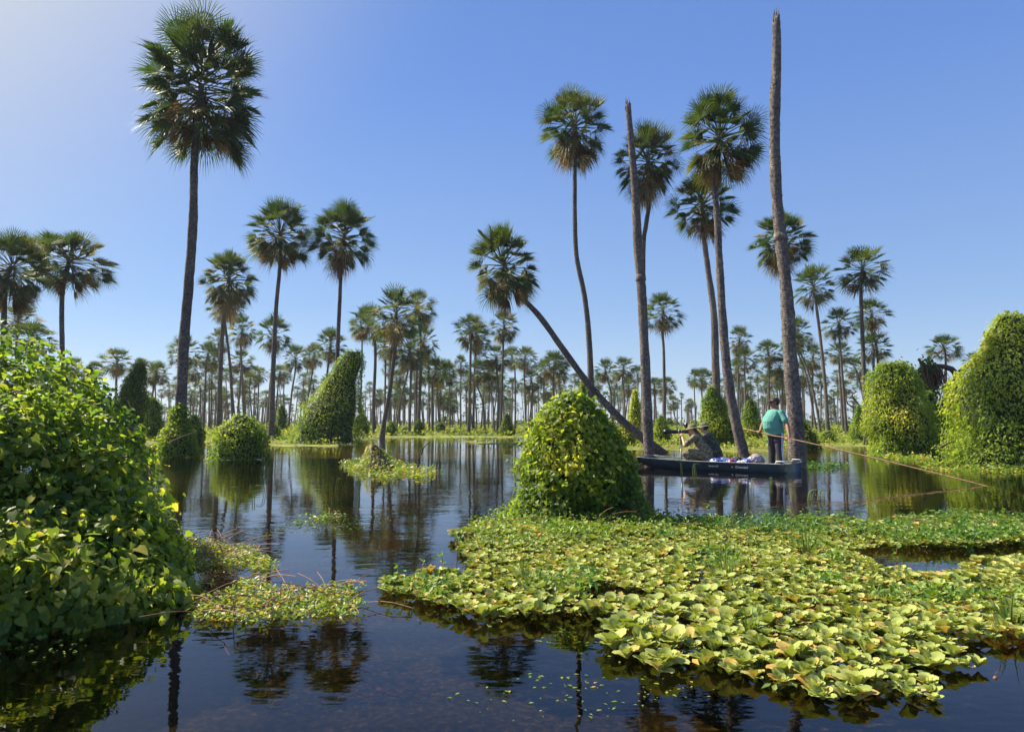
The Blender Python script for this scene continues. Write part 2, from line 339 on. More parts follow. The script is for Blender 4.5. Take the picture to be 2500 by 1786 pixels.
def mound(label, loc, rows, n, size, mat='ivy', tmpl='oval', group=None, lump=.27, f=2., base=.45, brown=0., name='vine_mound', cat='vine mound', extra=None):
    t = thing(name, label, cat, loc, 0, group); pr = Profile(rows, lump, f); mb = MB()
    for k, fr_ in ((1., .52), (1.08, .22), (.92, .26)):
        m = int(n * fr_); p, N = pr.sample(m, k); ok = (noise(p, f * 1.6, 1) < .62) | (rng.random(m) < .12) if k > .95 else np.ones(m, bool); p, N = p[ok], N[ok]; m = len(p); p = p + rng.normal(size=(m, 3)) * size * .5; p[:, 2] = np.maximum(p[:, 2], .01)
        leaves(mb, p, vine_frames(N, .45, .8), size * rng.uniform(.5, 1.5, m), clump_tint(p, f * .8, base), tmpl)
    mb.build('foliage', M[mat], t); pr.core('stem_mass', t, M['core'], .8)
    if extra: extra(t, pr)
    return t

# ------------------------------------------------------------------ palms
def fan(mb, o, d, nrm, r, nseg, droop, tint, fold=.0, spread=2.35, wid=1.0):
    """costapalmate fan leaf: pleated centre and free pointed segments"""
    d = d.normalized(); nrm = (nrm - nrm.dot(d) * d).normalized(); s = d.cross(nrm)
    V = [tuple(o)]; F3 = []; F4 = []; ha = spread / nseg * wid
    for i in range(nseg):
        a = -spread + 2 * spread * (i + .5) / nseg + random.uniform(-.03, .03)
        L = r * (.72 + .28 * math.cos(a * .6)) * random.uniform(.88, 1.08)
        def pt(q, ang, dr):
            v = d * math.cos(ang) + s * math.sin(ang)
            c = nrm * (abs(math.sin(a)) * fold * q)
            return o + v * (L * q) + c * L - Vector((0, 0, dr * L))
        z0 = droop * .12 * random.uniform(.5, 1.5); z1 = droop * .55 * random.uniform(.4, 1.6)
        ple = nrm * (.03 * r)
        b = len(V)
        V += [tuple(pt(.42, a - ha, 0) - ple), tuple(pt(.42, a + ha, 0) - ple), tuple(pt(.42, a, 0) + ple),
              tuple(pt(.72, a - ha * .42, z0)), tuple(pt(.72, a + ha * .42, z0)), tuple(pt(1., a, z1))]
        F3 += [(0, b + 2, b), (0, b + 1, b + 2), (b + 3, b + 4, b + 5)]; F4 += [(b, b + 2, b + 4, b + 3)] if i % 2 else [(b + 2, b + 1, b + 4, b + 3)]
    mb.add(V, F3, F4, np.clip(tint + np.random.uniform(-.03, .03), 0, 1))
def crown_meshes(seed, nf, nseg, brownness, open_=0., tall=.45, nsk=None, e0=80, zt=.08):
    """unit crown: about +-1 wide, from +.95 to -1.05; origin at growth point"""
    random.seed(seed); np.random.seed(seed); g = MB(); s = MB(); ga = 2.39996
    for i in range(nf):
        t = (i + .5) / nf; az = i * ga + random.uniform(-.35, .35); el = R(e0 - (e0 + 38 + 14 * brownness) * t ** 1.0 + random.uniform(-9, 9))
        rad = Vector((math.cos(az), math.sin(az), 0)); up = Vector((0, 0, 1)); d = rad * math.cos(el) + up * math.sin(el)
        n_ = -rad * math.sin(el) + up * math.cos(el)
        z0 = zt - tall * t; pl = random.uniform(.42, .62) * (.8 + .24 * math.cos(el)); fr_ = random.uniform(.36, .5) * (1 - .1 * t)
        o0 = Vector((0, 0, z0)) + rad * .03; o1 = o0 + d * pl - up * (.03 + .07 * t) * pl
        tint = random.uniform(.1, .7) + .12 * (1 - t) if random.random() > .14 * brownness * t * 2 else random.uniform(.85, 1)
        sag = Vector((0, 0, -.06 - .3 * t)); dd = (d + sag).normalized()
        g.tube([o0, o0.lerp(o1, .5) + up * .015, o1], [.014, .009, .007], 4, .8, caps=False)
        roll = random.gauss(0, .45); side = dd.cross(n_).normalized(); nn = (n_ * math.cos(roll) + side * math.sin(roll))
        fan(g, o1, dd, nn, fr_, nseg, .08 + .4 * t * random.uniform(.5, 1.5), tint, .3, 2.1, .78)
    nsk = nsk if nsk is not None else int(8 + 20 * brownness)
    for i in range(nsk):
        t = (i + .5) / nsk; az = i * ga * 1.3 + random.uniform(-.4, .4); el = R(-48 - 38 * t + random.uniform(-8, 8))
        rad = Vector((math.cos(az), math.sin(az), 0)); up = Vector((0, 0, 1)); d = rad * math.cos(el) + up * math.sin(el); n_ = -rad * math.sin(el) + up * math.cos(el)
        z0 = -.15 - .3 * t; pl = random.uniform(.25, .5)
        o0 = Vector((0, 0, z0)) + rad * .04; o1 = o0 + d * pl
        s.tube([o0, o1], [.014, .008], 4, .3, caps=False)
        fan(s, o1, d, n_, random.uniform(.3, .44), max(8, int(nseg * .6)), .9, random.uniform(.1, .95), .8, 1.5, .7)
    for i in range(int(14 + 16 * brownness)):      # hanging flower stalks and shreds
        az = random.uniform(0, 6.28); rr_ = random.uniform(.1, .5); x, y = rr_ * math.cos(az), rr_ * math.sin(az); z = -.25 - random.uniform(0, .35)
        L = random.uniform(.25, .5); s.tube([(x * .4, y * .4, z + .1), (x, y, z), (x * 1.05, y * 1.05, z - L)], [.008, .009, .004], 3, random.uniform(.2, .7), caps=False)
    return g.mesh('crown', M['palm'], False), s.mesh('dead_frond_skirt', M['skirt'], False)
HERO = [crown_meshes(11 + i, 52, 34, b, tall=.32) for i, b in enumerate((.35, .7, 1.))]
MID = [crown_meshes(31 + i, 40 - 3 * (i % 3), 20, b, tall=.36, nsk=6 + int(14 * b)) for i, b in enumerate((.2, .5, .8, .4, 1., .7))]
FAR = [crown_meshes(51 + i, 28, 13, b, tall=.36, nsk=4 + int(9 * b)) for i, b in enumerate((.3, .7, .5, .9))]
GIANT = crown_meshes(80, 96, 36, .2, tall=.85, nsk=16, e0=62, zt=.34)
random.seed(99)

def stubs_trunk(mb, pts, rad, dens):
    """old leaf bases as little scales round the trunk"""
    for i in range(dens):
        q = random.random(); k = q * (len(pts) - 1); a = int(min(k, len(pts) - 2)); p = pts[a].lerp(pts[a + 1], k - a)
        r = rad[a] + (rad[a + 1] - rad[a]) * (k - a); th = random.uniform(0, 6.28); u = Vector((math.cos(th), math.sin(th), 0)); sd = Vector((-math.sin(th), math.cos(th), 0))
        h = random.uniform(.02, .05); b = random.uniform(.015, .04)
        mb.add([tuple(p + u * r * .97 - sd * b), tuple(p + u * r * .97 + sd * b), tuple(p + u * (r + h * .6) + Vector((0, 0, h * 1.6)))], [(0, 1, 2)], None)
def palm(label, trunk, Y, crown=None, wpx=(12, 8), var='mid', vi=0, bark='bark', group=None, rough=0, name='fan_palm', cat='palm tree', rot=None, widths=None, tilt=0, ysl=0.):
    """trunk: picture points base -> top; crown: (cx, top, bottom, half width)"""
    pts = [P(x, y, Y + ysl * (trunk[0][1] - y)) for x, y in trunk]
    if trunk[0][1] < 1200:
        b = pts[0].copy(); d = (pts[0] - pts[1]); 
        pts[0] = pts[0] + d * ((pts[0].z + .5) / max(.3, -d.z)) if d.z < -.2 and pts[0].z > -.5 else pts[0] - Vector((0, 0, pts[0].z + .5))
    base = Vector((pts[0].x, pts[0].y, 0)); loc = [p - base for p in pts]
    top = None
    if crown:
        cx, ct, cb, hw = crown; s = mpp(Y); H = (P(cx, ct, Y).z - P(cx, cb, Y).z); W = hw * s * (1.27 if var in ('hero', 'giant') else 1.32)
        cz = P(cx, ct, Y).z - .47 * H; top = Vector((P(cx, cb, Y).x, Y, cz)) - base
        tx = loc[-1]; top.x = tx.x + (P(cx, ct, Y).x - P(trunk[-1][0], trunk[-1][1], Y).x) * .8 if tilt else top.x
        loc = loc[:-1] + [loc[-1], top] if top.z > loc[-1].z + .2 else loc
    n = 60 if rough else (26 if var != 'far' else 10)
    cp = curve_pts(loc, n); s = mpp(Y)
    if widths: rad = list(np.interp(np.linspace(0, 1, n), np.linspace(0, 1, len(widths)), [w_ * s / 2 for w_ in widths]))
    else: rad = [((wpx[0] + (wpx[1] - wpx[0]) * (i / (n - 1)) ** .8) / 2 + wpx[0] * .35 * math.exp(-i / (n - 1) * 14)) * s for i in range(n)]
    if rough: rad = [r * (1 + rough * (.04 * random.uniform(-1, 1) + .035 * math.sin(i * .7 + len(label)))) for i, r in enumerate(rad)]
    t = thing(name, label, cat, base, 0, group)
    mb = MB(); mb.tube(cp, rad, 20 if rough else (9 if var != 'far' else 6), caps=True, jit=.03 * (1 + rough))
    if rough: stubs_trunk(mb, cp, rad, int(700 * rough))
    if not crown:
        tp = cp[-1]
        for q in range(9):
            th = random.uniform(0, 6.28); o_ = Vector((math.cos(th), math.sin(th), 0)) * rad[-1] * .75; hh_ = random.uniform(.06, .32)
            mb.tube([tp + o_ - Vector((0, 0, .15)), tp + o_ * 1.05 + Vector((0, 0, hh_))], [rad[-1] * random.uniform(.25, .45), .006], 5)
        mb.tube([cp[30] * 1., cp[31] * 1.], [rad[30] * 1.14, rad[31] * 1.1], 14, jit=.12)
    mb.build('trunk', M[bark], t, smooth=True)
    if crown:
        g, sk = {'giant': [GIANT], 'hero': HERO, 'mid': MID, 'far': FAR}[var][vi % (1 if var == 'giant' else 3 if var == 'hero' else 6 if var == 'mid' else 4)]
        rz = rot if rot is not None else random.uniform(0, 6.28)
        tw = (random.uniform(-.11, .11), random.uniform(-.11, .11)) if var != 'giant' else (0, 0)
        for nm, me in (('crown', g), ('dead_frond_skirt', sk)):
            o = link(nm, me, t, loc=top); o.rotation_euler = (tw[0], tw[1], rz) if not tilt else (0, R(tilt), 0); o.scale = (W, W, H / 1.98)
    return t

D = lambda pts: [(x * K, y * K) for x, y in pts]      # overview pixels -> picture pixels
def DC(c): return tuple(v * K for v in c)
palm('giant fan palm with ragged dark crown at left', D([(397, 1010), (400, 920), (404, 850), (408, 760), (418, 640), (428, 500), (430, 420), (432, 345)]), 23.5, DC((441, 58, 334, 124)), widths=[27, 26, 25, 24, 23, 22, 21, 19, 18, 17, 14], var='giant', rough=1, rot=.4)
palm('tall slim palm with brown skirt right of the giant palm, left of a similar pair', D([(603, 950), (604, 900), (607, 800), (613, 680), (621, 592)]), 42, DC((620, 437, 597, 71)), (14, 8), 'hero', 1, rough=.25)
palm('tall slim palm rising behind the tall leaning vine mound', D([(744, 960), (747, 860), (750, 760), (754, 670), (757, 605)]), 42, DC((763, 440, 608, 72)), (12, 8), 'hero', 0, rough=.25)
palm('medium palm beside the giant palm trunk with drooping dense crown', D([(486, 950), (488, 860), (492, 760), (498, 690)]), 48, DC((506, 547, 690, 58)), (13, 8), 'hero', 2, rough=.2)
palm('palm cut by the left edge of the photo, above the thicket', D([(6, 900), (8, 740), (12, 620)]), 30, DC((22, 502, 690, 76)), (14, 12), 'hero', 2, rough=.2)
palm('wide-crowned palm second from the left edge, thin dark trunk', D([(138, 960), (138, 800), (138, 655)]), 36, DC((150, 505, 655, 86)), (13, 10), 'hero', 0, rough=.2)
palm('strongly leaning palm crossing to upper left behind the vine cone', D([(1480, 1012), (1400, 950), (1360, 912), (1310, 857), (1250, 775), (1200, 705), (1150, 648)]), 27, DC((1108, 488, 690, 74)), widths=[21, 21, 19, 18, 16, 15, 14, 12, 10], var='hero', vi=1, rough=.6, tilt=-14)
palm('tall palm left of the topless grey trunk, dense crown, sinuous trunk', D([(1318, 960), (1313, 880), (1308, 760), (1298, 660), (1280, 570), (1276, 480), (1276, 375)]), 34, DC((1276, 188, 374, 77)), (17, 9), 'hero', 2, rough=.5, rot=1.)
palm('tall palm whose crown stands behind the topless grey trunk', D([(1430, 960), (1428, 800), (1428, 560), (1434, 500), (1441, 445)]), 32, DC((1440, 265, 445, 70)), (14, 10), 'hero', 2, rough=.4, rot=2.)
palm('tallest leafy palm right of centre with large crown and pale skirt', D([(1660, 1032), (1645, 985), (1622, 880), (1608, 760), (1598, 600), (1592, 480), (1587, 415)]), 20, DC((1600, 196, 414, 92)), widths=[26, 25, 23, 22, 20, 18, 17, 15, 14, 12], var='hero', vi=1, bark='bark2', rough=.8, rot=3.)
palm('palm with lower crown just left of the tallest leafy palm', D([(1577, 985), (1584, 930), (1590, 870), (1588, 800), (1585, 700), (1572, 600), (1563, 530)]), 33, DC((1560, 378, 532, 72)), widths=[20, 20, 19, 18, 16, 14, 12, 10], var='hero', vi=0, bark='bark2', rough=.6, rot=4.)
palm('palm with round crown partly hidden behind the tallest topless trunk', D([(1770, 965), (1765, 850), (1745, 700), (1738, 600)]), 36, DC((1738, 464, 600, 66)), (10, 8), 'hero', 2, rough=.2, rot=5.)
palm('tallest topless palm trunk, patchy brown, standing right behind the boatman', D([(1770, 1052), (1769, 990), (1766, 930), (1755, 800), (1745, 640), (1730, 500), (1721, 380), (1720, 250), (1724, 130), (1723, 38)]), 17.6, None, widths=[40, 38, 34, 32, 30, 28, 27, 26, 25, 24, 22, 17], bark='bark2', rough=1.4, name='dead_palm_trunk', cat='dead palm')
palm('topless grey palm trunk standing behind the boat bow', D([(1442, 1020), (1438, 950), (1432, 800), (1424, 640), (1417, 560), (1410, 430), (1402, 330), (1394, 232)]), 21.5, None, widths=[26, 24, 24, 23, 23, 22, 22, 18, 16, 14], bark='bark2', rough=1.0, name='dead_palm_trunk', cat='dead palm')

# smaller palms: ((trunk points), crown cx, top, bottom, half width), picture pixels
B = [
 ([(40, 900), (42, 800)], 45, 740, 815, 48), ([(75, 960), (72, 860)], 75, 781, 872, 50),
 ([(178, 960), (178, 900)], 178, 868, 925, 26), ([(283, 980), (284, 915)], 284, 846, 918, 38), ([(236, 970), (236, 920)], 232, 879, 925, 24),
 ([(340, 980), (342, 920)], 342, 870, 920, 24), ([(370, 968), (380, 930)], 380, 877, 945, 32),
 ([(448, 1020), (450, 900)], 450, 812, 905, 36), ([(490, 1020), (487, 930)], 474, 872, 932, 23), ([(497, 1020), (503, 905)], 506, 829, 905, 29), ([(515, 1020), (518, 905)], 522, 850, 908, 24),
 ([(568, 1020), (562, 900), (550, 790)], 552, 700, 790, 42), ([(595, 1010), (590, 900), (588, 850)], 590, 765, 848, 34), ([(580, 1010), (588, 915)], 586, 850, 914, 32), ([(538, 1010), (534, 870)], 534, 795, 868, 26),
 ([(655, 1010), (660, 940), (668, 870)], 668, 762, 868, 40), ([(706, 1028), (712, 960), (720, 910)], 720, 836, 912, 28), ([(735, 1000), (742, 940), (751, 903)], 754, 842, 903, 16), ([(750, 980), (764, 900)], 766, 832, 900, 26),
 ([(800, 900), (802, 880)], 806, 795, 888, 35), ([(672, 1020), (680, 930)], 683, 888, 932, 24), ([(628, 1020), (632, 930)], 632, 893, 935, 22), ([(615, 1020), (610, 960)], 610, 905, 952, 24),
 ([(932, 1070), (940, 1016), (950, 964), (960, 887), (965, 838)], 966, 692, 838, 62), ([(1020, 1060), (1025, 964), (1028, 861), (1025, 798)], 1018, 703, 798, 46),
 ([(914, 1061), (912, 990), (916, 887), (915, 835)], 904, 738, 837, 50), ([(880, 1010), (884, 828)], 880, 755, 832, 26), ([(939, 1015), (941, 880)], 938, 800, 882, 30), ([(950, 1020), (953, 880)], 958, 805, 882, 32),
 ([(999, 1062), (1003, 908)], 999, 795, 910, 40), ([(1018, 1058), (1018, 905)], 1035, 782, 885, 34), ([(1048, 1042), (1047, 945)], 1046, 868, 945, 26), ([(1056, 1044), (1056, 942)], 1064, 866, 945, 30),
 ([(1073, 1040), (1068, 945)], 1087, 872, 950, 26), ([(1125, 1053), (1125, 915)], 1125, 862, 917, 19), ([(1144, 1060), (1147, 950), (1149, 850)], 1149, 761, 852, 41), ([(1155, 1055), (1160, 868)], 1164, 785, 868, 35),
 ([(1223, 1045), (1226, 930), (1229, 833)], 1231, 751, 840, 36), ([(1183, 1042), (1178, 980), (1165, 940)], 1165, 870, 942, 28), ([(1206, 1042), (1203, 980), (1194, 938)], 1193, 872, 940, 28), ([(1214, 1046), (1217, 960), (1213, 905)], 1211, 838, 908, 34),
 ([(968, 1042), (980, 970), (996, 908)], 1000, 830, 908, 26), ([(975, 1040), (976, 940)], 976, 898, 945, 22), ([(928, 1030), (928, 985)], 927, 946, 988, 16), ([(986, 1035), (986, 990)], 986, 945, 990, 20), ([(1012, 1035), (1012, 975)], 1012, 930, 978, 16),
 ([(1082, 1038), (1082, 1000)], 1082, 962, 1003, 19), ([(1105, 1038), (1105, 1008)], 1105, 970, 1010, 19), ([(1148, 1038), (1148, 985)], 1148, 942, 985, 21), ([(1258, 1040), (1257, 900)], 1249, 842, 902, 26),
 ([(1284, 1036), (1280, 904)], 1282, 841, 906, 31), ([(1250, 1025), (1251, 965)], 1251, 918, 966, 18), ([(1293, 1025), (1300, 960)], 1297, 895, 962, 26), ([(1351, 1040), (1351, 925)], 1354, 852, 928, 38), ([(1327, 1040), (1328, 930)], 1330, 872, 935, 27), ([(1370, 1040), (1367, 935)], 1368, 878, 938, 22),
 ([(1395, 1030), (1395, 965)], 1395, 936, 968, 14), ([(1495, 1030), (1491, 960), (1485, 932)], 1478, 871, 935, 27), ([(1526, 1030), (1524, 970), (1520, 925)], 1523, 867, 930, 30), ([(1513, 1025), (1506, 955)], 1505, 915, 958, 17), ([(1534, 1028), (1536, 965)], 1535, 915, 965, 19), ([(1553, 1020), (1558, 940)], 1557, 888, 940, 20), ([(1463, 1030), (1462, 962)], 1460, 905, 960, 14),
 ([(1622, 1030), (1621, 872), (1617, 808)], 1620, 708, 814, 46), ([(1624, 1030), (1625, 965)], 1626, 915, 966, 24), ([(1597, 1030), (1598, 965)], 1598, 918, 966, 20), ([(1675, 1045), (1660, 1035), (1650, 1022), (1644, 1002)], 1644, 962, 1003, 17), ([(1699, 1045), (1695, 945)], 1697, 897, 947, 20), ([(1718, 1020), (1713, 950)], 1717, 895, 953, 26),
 ([(1802, 1020), (1802, 865)], 1807, 790, 868, 28), ([(1822, 1030), (1818, 910)], 1820, 845, 912, 29), ([(1806, 1020), (1806, 930)], 1801, 870, 932, 23), ([(1825, 1030), (1826, 978)], 1826, 932, 980, 19), ([(1877, 1020), (1877, 885)], 1876, 826, 892, 30), ([(1907, 1020), (1910, 925)], 1904, 866, 928, 30), ([(1888, 1010), (1889, 960)], 1868, 916, 962, 20), ([(1900, 1000), (1897, 950)], 1890, 900, 955, 22),
 ([(2004, 1060), (1994, 996), (1974, 909), (1952, 853)], 1950, 768, 855, 32), ([(1996, 1064), (1984, 996), (1970, 920), (1952, 870)], 1938, 800, 875, 26), ([(1983, 1030), (1984, 905)], 1986, 833, 908, 31), ([(2004, 1030), (2005, 950)], 2004, 905, 952, 21), ([(1965, 1030), (1962, 940)], 1962, 872, 942, 24),
 ([(2022, 1063), (2015, 946), (2004, 836), (1994, 753)], 1987, 640, 755, 50), ([(2114, 1025), (2108, 880), (2102, 715)], 2109, 596, 716, 64), ([(2068, 1063), (2059, 946), (2050, 830)], 2050, 745, 832, 38), ([(2060, 1062), (2052, 950), (2049, 890)], 2051, 830, 892, 34),
 ([(2146, 1010), (2144, 898), (2139, 842), (2127, 806)], 2129, 724, 808, 42), ([(2135, 1010), (2133, 885)], 2134, 806, 888, 42), ([(2112, 1000), (2098, 925)], 2088, 868, 930, 27), ([(2066, 1020), (2062, 965)], 2062, 924, 966, 26), ([(2309, 1000), (2309, 882)], 2306, 813, 884, 38), ([(2378, 950), (2379, 890)], 2380, 856, 900, 24),
 ([(2110, 1030), (2112, 955)], 2114, 895, 955, 24), ([(2036, 1030), (2036, 1000)], 2037, 985, 1012, 14), ([(2018, 1040), (2019, 985)], 2020, 960, 990, 16),
]
ZONES = [(-2000, 0, 'beyond the left picture edge'), (2600, 9000, 'beyond the right picture edge'), (0, 260, 'above the dark left thicket'), (260, 440, 'just left of the giant palm trunk'), (440, 650, 'just right of the giant palm trunk'), (650, 860, 'around the tall leaning vine mound'), (860, 1090, 'in the dense central palm cluster'), (1090, 1240, 'left of the leaning palm crown'),
         (1240, 1440, 'behind the central vine cone'), (1440, 1575, 'left of the topless grey trunk'), (1575, 1760, 'above the two photographers'), (1760, 1925, 'above the standing boatman'), (1925, 2120, 'right of the tallest topless trunk'), (2120, 2310, 'above the pale vine column'), (2310, 2600, 'near the big right vine mound')]
ORD = ['first', 'second', 'third', 'fourth', 'fifth', 'sixth', 'seventh', 'eighth', 'ninth', 'tenth', 'eleventh', 'twelfth', 'thirteenth', 'fourteenth', 'fifteenth', 'sixteenth', 'seventeenth', 'eighteenth', 'nineteenth', 'twentieth', 'twenty-first', 'twenty-second', 'twenty-third', 'twenty-fourth', 'twenty-fifth', 'twenty-sixth', 'twenty-seventh', 'twenty-eighth', 'twenty-ninth', 'thirtieth']
rr_ = random.Random(5)
items = [(t, c, 'mid' if c[3] >= 15 else 'far') for t, *c in B]
def density(x):
    return float(np.interp(x, [0, 250, 380, 460, 700, 860, 1100, 1300, 1500, 1600, 1700, 1760, 1950, 2050, 2120, 2200, 2500], [.3, .5, 1, 1.6, 1.1, 1.6, 1.6, 1.5, 1.1, .6, .3, .6, 1.2, 1., .6, .05, .05]))
cnt = 0
while cnt < 180:
    x = rr_.uniform(20, 2480) if cnt < 150 else rr_.choice([rr_.uniform(-700, -60), rr_.uniform(2560, 3300)])
    if cnt < 150 and rr_.random() > density(x) / 1.6: continue
    Yd = rr_.choice([rr_.uniform(85, 140), rr_.uniform(120, 230)]); Hh = rr_.uniform(6.5, 12.5)
    ybase = 1031.6 + 1917 / Yd; ytop = 1031.6 - (Hh - 1.15) * FPX / Yd
    if ytop < 880: continue
    hw = rr_.uniform(1.25, 1.6) * FPX / Yd; hh = hw * rr_.uniform(1.9, 2.4); lean = rr_.uniform(-.08, .08) * (ybase - ytop)
    items.append(([(x, ybase), (x + lean, ytop + hh)], [x + lean, ytop, ytop + hh, hw], 'far')); items[-1] = items[-1] + (Yd,); cnt += 1
recs = []
for it in items:
    t, c, v = it[:3]; hw = c[3]
    cls = 'large' if hw >= 34 else 'medium' if hw >= 24 else 'small' if hw >= 16 else 'tiny far'
    z = next(zz[2] for zz in ZONES if zz[0] <= c[0] < zz[1]); recs.append([it, cls, z, c[0]])
groups = {}
for r_ in recs: groups.setdefault((r_[1], r_[2]), []).append(r_)
for (cls, z), L in groups.items():
    L.sort(key=lambda q: q[3])
    for i, r_ in enumerate(L):
        it = r_[0]; t, c, v = it[:3]
        if len(it) > 3: Yd = it[3]
        else:
            by = t[0][1]
            Yd = G(0, by).y if by > 1052 else 1.45 * FPX / c[3] * .92
            Yd = max(34, min(Yd, 150))
        lab = f'{ORD[min(i, 29)]} {cls} fan palm from the left {z}' if len(L) > 1 else f'only {cls} fan palm {z}'
        wp = max(2.2, c[3] * .17)
        palm(lab, t, Yd, c, (wp * 1.15, wp * .75), v, rr_.randrange(12), group='palms of the flooded grove', bark=rr_.choice(['bark', 'bark2']))

# far palm wood at the horizon: one mass
fw = MB(); fw2 = MB(); rf = random.Random(8); random.seed(8); np.random.seed(8)
for i in range(700):
    Yd = rf.uniform(150, 520); x = rf.uniform(-.8, .8) * Yd; h = rf.uniform(5, 11); r = rf.uniform(1.1, 1.7)
    if abs(x / Yd) < .7 and (x / Yd) > .5 and rf.random() < .5: continue
    fw2.tube([(x, Yd, 0), (x + rf.uniform(-.5, .5), Yd, h)], [.22, .14], 4, .4, caps=False)
    for j in range(9):
        az = rf.uniform(0, 6.28); el = R(rf.uniform(-60, 80)); d = Vector((math.cos(az) * math.cos(el), math.sin(az) * math.cos(el), math.sin(el)))
        o = Vector((x, Yd, h)) + d * r * .45; fan(fw, o, d, Vector((0, 0, 1)) + d * .01, r * .7, 7, .5, rf.uniform(.1, .7), .2)
for i in range(900):
    Yd = rf.uniform(150, 560); x = rf.uniform(-.85, .85) * Yd; s = rf.uniform(.5, 1.8)
    pp = np.array([x, Yd, 0]) + rng.normal(size=(26, 3)) * np.array([s * 1.3, s, s * .45]) + [0, 0, s * .6]
    leaves(fw, pp, frames(rng.normal(size=(26, 3)), rng.normal(size=(26, 3))), s * .7, rng.uniform(.1, .6, 26), 'oval')
o = fw.build('distant_palm_wood', M['palm'], kind='stuff', label='dense far palm wood along the horizon', category='woodland')
fw2.build('distant_trunks', M['bark'], o)

# ------------------------------------------------------------------ vine mounds (picture boxes)
def cone_rows(x0, x1, yt, yb, Y, peak=.5, sh=(1, 1, .93, .8, .6, .38, .12), deep=.8):
    s = mpp(Y); w_ = (x1 - x0) * s / 2; cx = P((x0 + x1) / 2, yb, Y).x; H = P(x0, yt, Y).z; px = P(x0 + (x1 - x0) * peak, yb, Y).x - cx
    n = len(sh); rows = []
    for i, k in enumerate(sh):
        t = i / (n - 1); rows.append((H * t * .97 + .0, px * t ** 1.2 * 1.0, 0, w_ * k, w_ * k * deep))
    return (cx, Y, 0), rows
DOME = (1., 1.03, 1., .93, .78, .52, .15); CONE = (1., .97, .86, .7, .5, .32, .1); COLM = (1., .98, .95, .9, .8, .6, .2)
def vm(label, x0, x1, yt, yb, Y=None, sh=DOME, peak=.5, n=None, mat='ivy', size=None, base=.45, **kw):
    Y = Y or G(0, yb).y + (x1 - x0) / 2 * mpp(G(0, yb).y) * .7
    loc, rows = cone_rows(x0, x1, yt, yb, Y, peak, sh)
    size = size or max(.09, 3.6 * mpp(Y)); area = 3.2 * rows[0][3] * rows[-1][0] * 1.6 + .4; n = n or int(min(22000, max(300, area / (size * size) * 5.5)))
    return mound(label, loc, rows, n, size, mat, base=base, f=2.1 / max(.6, rows[0][3]), **kw)
vm('narrow vine cone wrapped round the foot of the giant palm', 386, 484, 985, 1112, 23.4, (1., .92, .8, .66, .5, .4, .25))
vm('small dark vine mound just right of the giant palm foot', 448, 498, 1008, 1068, 34, base=.3)
vm('round vine dome standing in the water right of the giant palm', 524, 650, 1007, 1126, 21.5)
vm('tall leaning vine mound with a tip to the right over the water', 712, 872, 846, 1086, 37, (1.08, 1., .88, .72, .55, .42, .22), .93, n=13000)
vm('upright vine mound left of the giant palm foot', 336, 400, 966, 1062, 44, COLM, base=.35)
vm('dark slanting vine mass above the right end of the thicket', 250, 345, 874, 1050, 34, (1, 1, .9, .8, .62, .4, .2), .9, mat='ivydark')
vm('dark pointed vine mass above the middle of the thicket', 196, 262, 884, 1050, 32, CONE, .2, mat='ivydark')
vm('low vine clump right of the round vine dome', 640, 684, 1028, 1074)
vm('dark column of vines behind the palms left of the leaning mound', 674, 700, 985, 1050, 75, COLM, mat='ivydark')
vm('squat vine block right of the tall leaning mound', 863, 902, 1006, 1060, 60, COLM)
vm('small dark vine ball in the central palm cluster', 941, 968, 1026, 1060, 58, base=.3)
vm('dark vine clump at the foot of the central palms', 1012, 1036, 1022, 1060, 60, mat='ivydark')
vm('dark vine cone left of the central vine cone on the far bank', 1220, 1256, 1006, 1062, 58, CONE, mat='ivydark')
vm('vine-wrapped palm foot peeking above the central vine cone', 1404, 1446, 920, 1050, 34, CONE)
vm('vine-hung dead stump with brown pointed top behind the leaning trunk', 1534, 1572, 945, 1078, 36, (1.2, 1.1, .9, .8, .6, .4, .12), mat='ivy', base=.8)
vm('large vine cone behind the photographers', 1714, 1796, 938, 1080, 33, (1.12, 1.04, .95, .84, .68, .48, .18), .35)
vm('narrow vine column left of the boatman cap', 1815, 1858, 972, 1072, 45, COLM)
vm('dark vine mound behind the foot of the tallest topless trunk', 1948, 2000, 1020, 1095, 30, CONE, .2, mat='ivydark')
vm('vine mound left of the pale vine column', 2080, 2138, 985, 1082, 38, (1., 1., .9, .75, .5, .3, .15), .4)
vm('pale sunlit vine column in the water at right', 2122, 2276, 876, 1114, 24.5, (1.02, 1., .95, .88, .82, .7, .38), .45, n=14000, base=.62)
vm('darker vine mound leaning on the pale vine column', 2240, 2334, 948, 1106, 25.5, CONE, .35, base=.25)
vm('small vine tuft on the far bank right of the tallest topless trunk', 2002, 2042, 1050, 1084)
vm('small round bush behind the camera lens', 1596, 1634, 1012, 1050, 40)
vm('biggest sunlit vine mound at the right edge', 2304, 2684, 752, 1146, 18.2, (1., .95, .85, .72, .55, .34, .1), .485, n=22000, size=.085, base=.6)
vm('yellow vine clump under the leaning palm trunk', 1502, 1548, 1030, 1085, 33, base=.75)
rm = random.Random(3); lows = []
for i in range(34):
    x = rm.uniform(640, 2120); y = rm.uniform(1042, 1062); w_ = rm.uniform(14, 34); lows.append((x, y, w_))
lows.sort()
for i, (x, y, w_) in enumerate(lows):
    vm(f'{ORD[i] if i < 17 else ORD[33 - i]} low shrub from the {"left" if i < 17 else "right"} in the row on the far bank', x - w_ / 2, x + w_ / 2, y - w_ * rm.uniform(.6, 1.1), y, None, DOME, n=320, group='low shrubs on the far bank', name='marsh_shrub', cat='shrub', base=rm.uniform(.3, .7))

